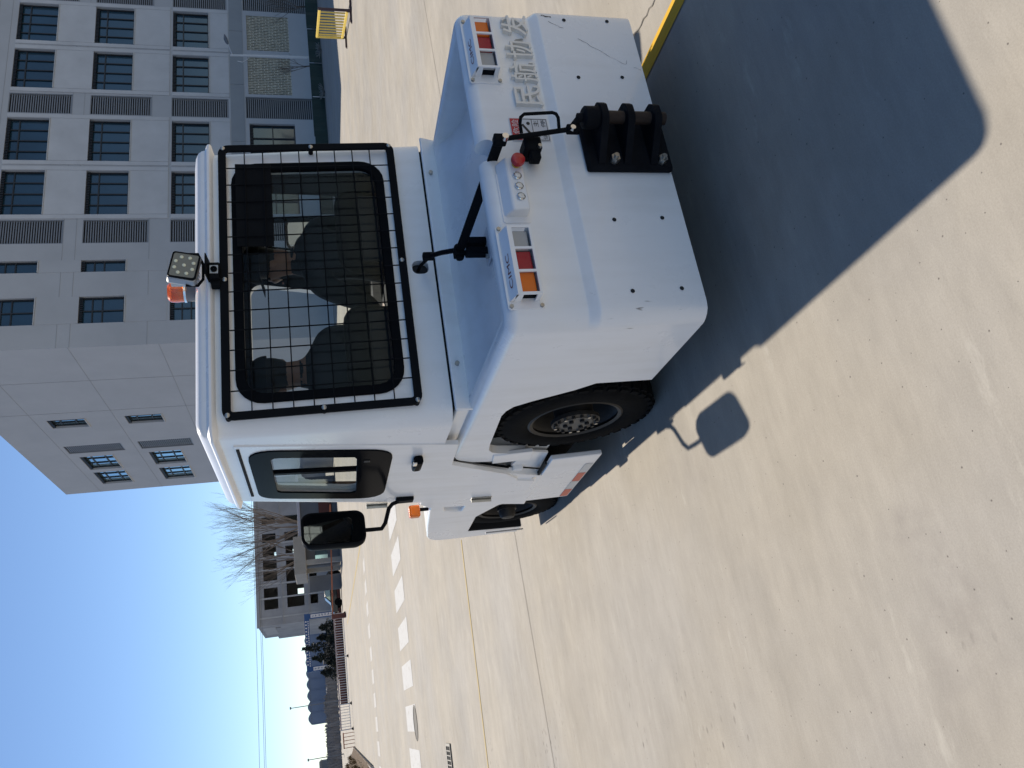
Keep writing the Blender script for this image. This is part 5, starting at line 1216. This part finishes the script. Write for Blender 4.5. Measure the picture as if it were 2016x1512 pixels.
# ================================================================== PEOPLE in the cab
def person(name, label, cx, cy, seat, turn, lean, hands, group):
    """seated figure facing +y; turn = head yaw (left positive), lean = sideways shift of the head"""
    P = {}; E = []; rad = {}
    def v(k, p, r, r2=None): P[k] = Vector(p); rad[k] = (r, r2 or r)
    v('pelvis', (cx,cy,seat+.10), .155, .12); v('belly', (cx+lean*.15,cy-.03,seat+.24), .150, .115); v('chest', (cx+lean*.35,cy-.04,seat+.42), .165, .12)
    v('upper', (cx+lean*.5,cy-.03,seat+.535), .12, .10); v('neck', (cx+lean*.75,cy-.005,seat+.63), .056); v('skullb', (cx+lean,cy+.015,seat+.715), .080); v('skullt', (cx+lean,cy+.01,seat+.80), .088)
    fd = Vector((-math.sin(turn), math.cos(turn), 0)); v('jaw', P['skullb']+fd*.045+Vector((0,0,-.015)), .055); v('nose', P['skullb']+fd*.098+Vector((0,0,.035)), .016)
    E += [('pelvis','belly'),('belly','chest'),('chest','upper'),('upper','neck'),('neck','skullb'),('skullb','skullt'),('skullb','jaw'),('skullb','nose')]
    for s_, n in ((-1,'l'),(1,'r')):
        sd = Vector((math.cos(0), 0, 0))*s_
        v('sh'+n, (cx+lean*.5+.185*s_,cy-.03,seat+.50), .078); v('el'+n, (cx+.25*s_,cy+.10,seat+.25), .055); h = Vector(hands[0 if s_ < 0 else 1]); v('wr'+n, h+(P['el'+n]-h)*.22, .036); v('ha'+n, h, .042, .028)
        E += [('upper','sh'+n),('sh'+n,'el'+n),('el'+n,'wr'+n),('wr'+n,'ha'+n)]
        for i in range(4):
            b = h+(h-P['wr'+n]).normalized()*.03; side = Vector((1,0,0))*(-.03+.02*i); v(f'f{n}{i}', b+side+Vector((0,.02,.0)), .010); v(f'g{n}{i}', b+side+Vector((0,.05,-.025)), .009); E += [('ha'+n,f'f{n}{i}'),(f'f{n}{i}',f'g{n}{i}')]
        v('th'+n, h+Vector((-.045*s_,.02,.01)), .011); E.append(('ha'+n,'th'+n))
        v('hip'+n, (cx+.09*s_,cy+.05,seat+.06), .095); v('kn'+n, (cx+.13*s_,cy+.46,seat+.10), .068); v('an'+n, (cx+.13*s_,cy+.62,seat-.28), .045); v('fo'+n, (cx+.13*s_,cy+.78,seat-.33), .04)
        E += [('pelvis','hip'+n),('hip'+n,'kn'+n),('kn'+n,'an'+n),('an'+n,'fo'+n)]
    keys = list(P); base = Vector((cx,cy,seat)); root = thing(name, label, 'person', tuple(base), group)
    me = bpy.data.meshes.new('body'); me.from_pydata([tuple(P[k]-base) for k in keys], [(keys.index(a), keys.index(b)) for a, b in E], [])
    o = bpy.data.objects.new('body', me); COL.objects.link(o)
    sk = o.modifiers.new('skin', 'SKIN'); sl = me.skin_vertices[0].data
    for i, k in enumerate(keys): sl[i].radius = rad[k]; sl[i].use_root = (k == 'pelvis')
    ss = o.modifiers.new('sub', 'SUBSURF'); ss.levels = ss.render_levels = 2
    bpy.context.view_layer.update(); dg = bpy.context.evaluated_depsgraph_get(); me2 = bpy.data.meshes.new_from_object(o.evaluated_get(dg))
    o.modifiers.clear(); o.data = me2; bpy.data.meshes.remove(me); o.parent = root; BASE[o] = base
    me2.materials.clear(); me2.materials.append(MT['cloth']); me2.materials.append(MT['skin'])
    hl, hr, nk = P['hal']-base, P['har']-base, P['neck']-base
    for p in me2.polygons:
        c = p.center; p.use_smooth = True
        p.material_index = 1 if (c.z > nk.z+.0 or (c-hl).length < .085 or (c-hr).length < .085) else 0
    hc = P['skullt']
    # ears, eyes, mouth
    sdv = Vector((fd.y, -fd.x, 0))
    for s_ in (-1, 1):
        MB().lathe(P['skullb']+sdv*s_*.078+Vector((0,0,.03)), sdv*s_, [(-.012,.02),(0,.024),(.008,.018),(.008,.001)], 10).build('ear', 'skin', o)
        MB().lathe(P['skullb']+fd*.079+sdv*s_*.032+Vector((0,0,.055)), fd, [(-.012,.011),(0,.008),(.003,.001)], 8).build('eye', 'ink', o)
    MB().obox(P['jaw']+fd*.052+Vector((0,0,.0)), sdv*.024, fd*.004, (0,0,.004)).build('mouth', 'cimcred', o)
    # hair and cap
    hm = MB(); rows_ = []
    for i in range(9):
        t = i/8; zz_ = -.105+.195*t; rr = .094*math.sqrt(max(.35 if zz_ < 0 else .02, 1-((zz_-.0)/.125)**2)); ring = []
        for j in range(18):
            a = 2*math.pi*j/18; d = Vector((math.cos(a), math.sin(a), 0)); back = 1 if d.dot(fd) < (.35 if zz_ > -.04 else -.1) else (.80 if zz_ < .03 else 1); ring.append(hc+d*rr*back+Vector((0,0,zz_)))
        rows_.append(ring)
    hm.loft(rows_).build('hair', 'hair', o, smooth=60)
    cp = MB(); rows_ = []
    for i in range(7):
        t = i/6; a_ = R(90*t); ring = []
        for j in range(20):
            a = 2*math.pi*j/20; ring.append(hc+Vector((math.cos(a), math.sin(a), 0))*(.104*math.cos(a_)**.7+.002)+Vector((0,0,.012+.092*math.sin(a_))))
        rows_.append(ring)
    cpo = cp.loft(rows_).build('cap', 'cap', o, smooth=60)
    br = []
    for j in range(9):
        a = math.atan2(fd.y, fd.x)+R(-60+15*j); br.append(hc+Vector((math.cos(a), math.sin(a), 0))*.098+Vector((0,0,.016)))
    bo = [hc+fd*(.175-.0022*abs(j-4)**2.2)+sdv*(.088-.022*j)*-1*-1+Vector((0,0,-.004)) for j in range(9)]
    MB().add(br+bo, [(j, j+1, 10+j, 9+j) for j in range(8)]).build('peak', 'cap', cpo, smooth=60)
    # collar
    MB().lathe(P['neck']+Vector((0,0,-.045)), (0,0,1), [(-.02,.092),(.045,.076),(.068,.070),(.05,.064),(-.02,.07)], 18).build('collar', 'cloth', o, smooth=50)
    return root
person('person', 'seated person in dark jacket and cap looking aside in the right seat of the cab', 2.36, 3.74, 1.10, R(62), -.04, ((2.16,4.10,1.28),(2.56,4.12,1.28)), None)
person('person', 'seated person in dark clothes behind the steering wheel in the left seat', 1.67, 3.74, 1.085, R(-5), 0, ((1.54,4.09,1.37),(1.78,4.09,1.37)), None)
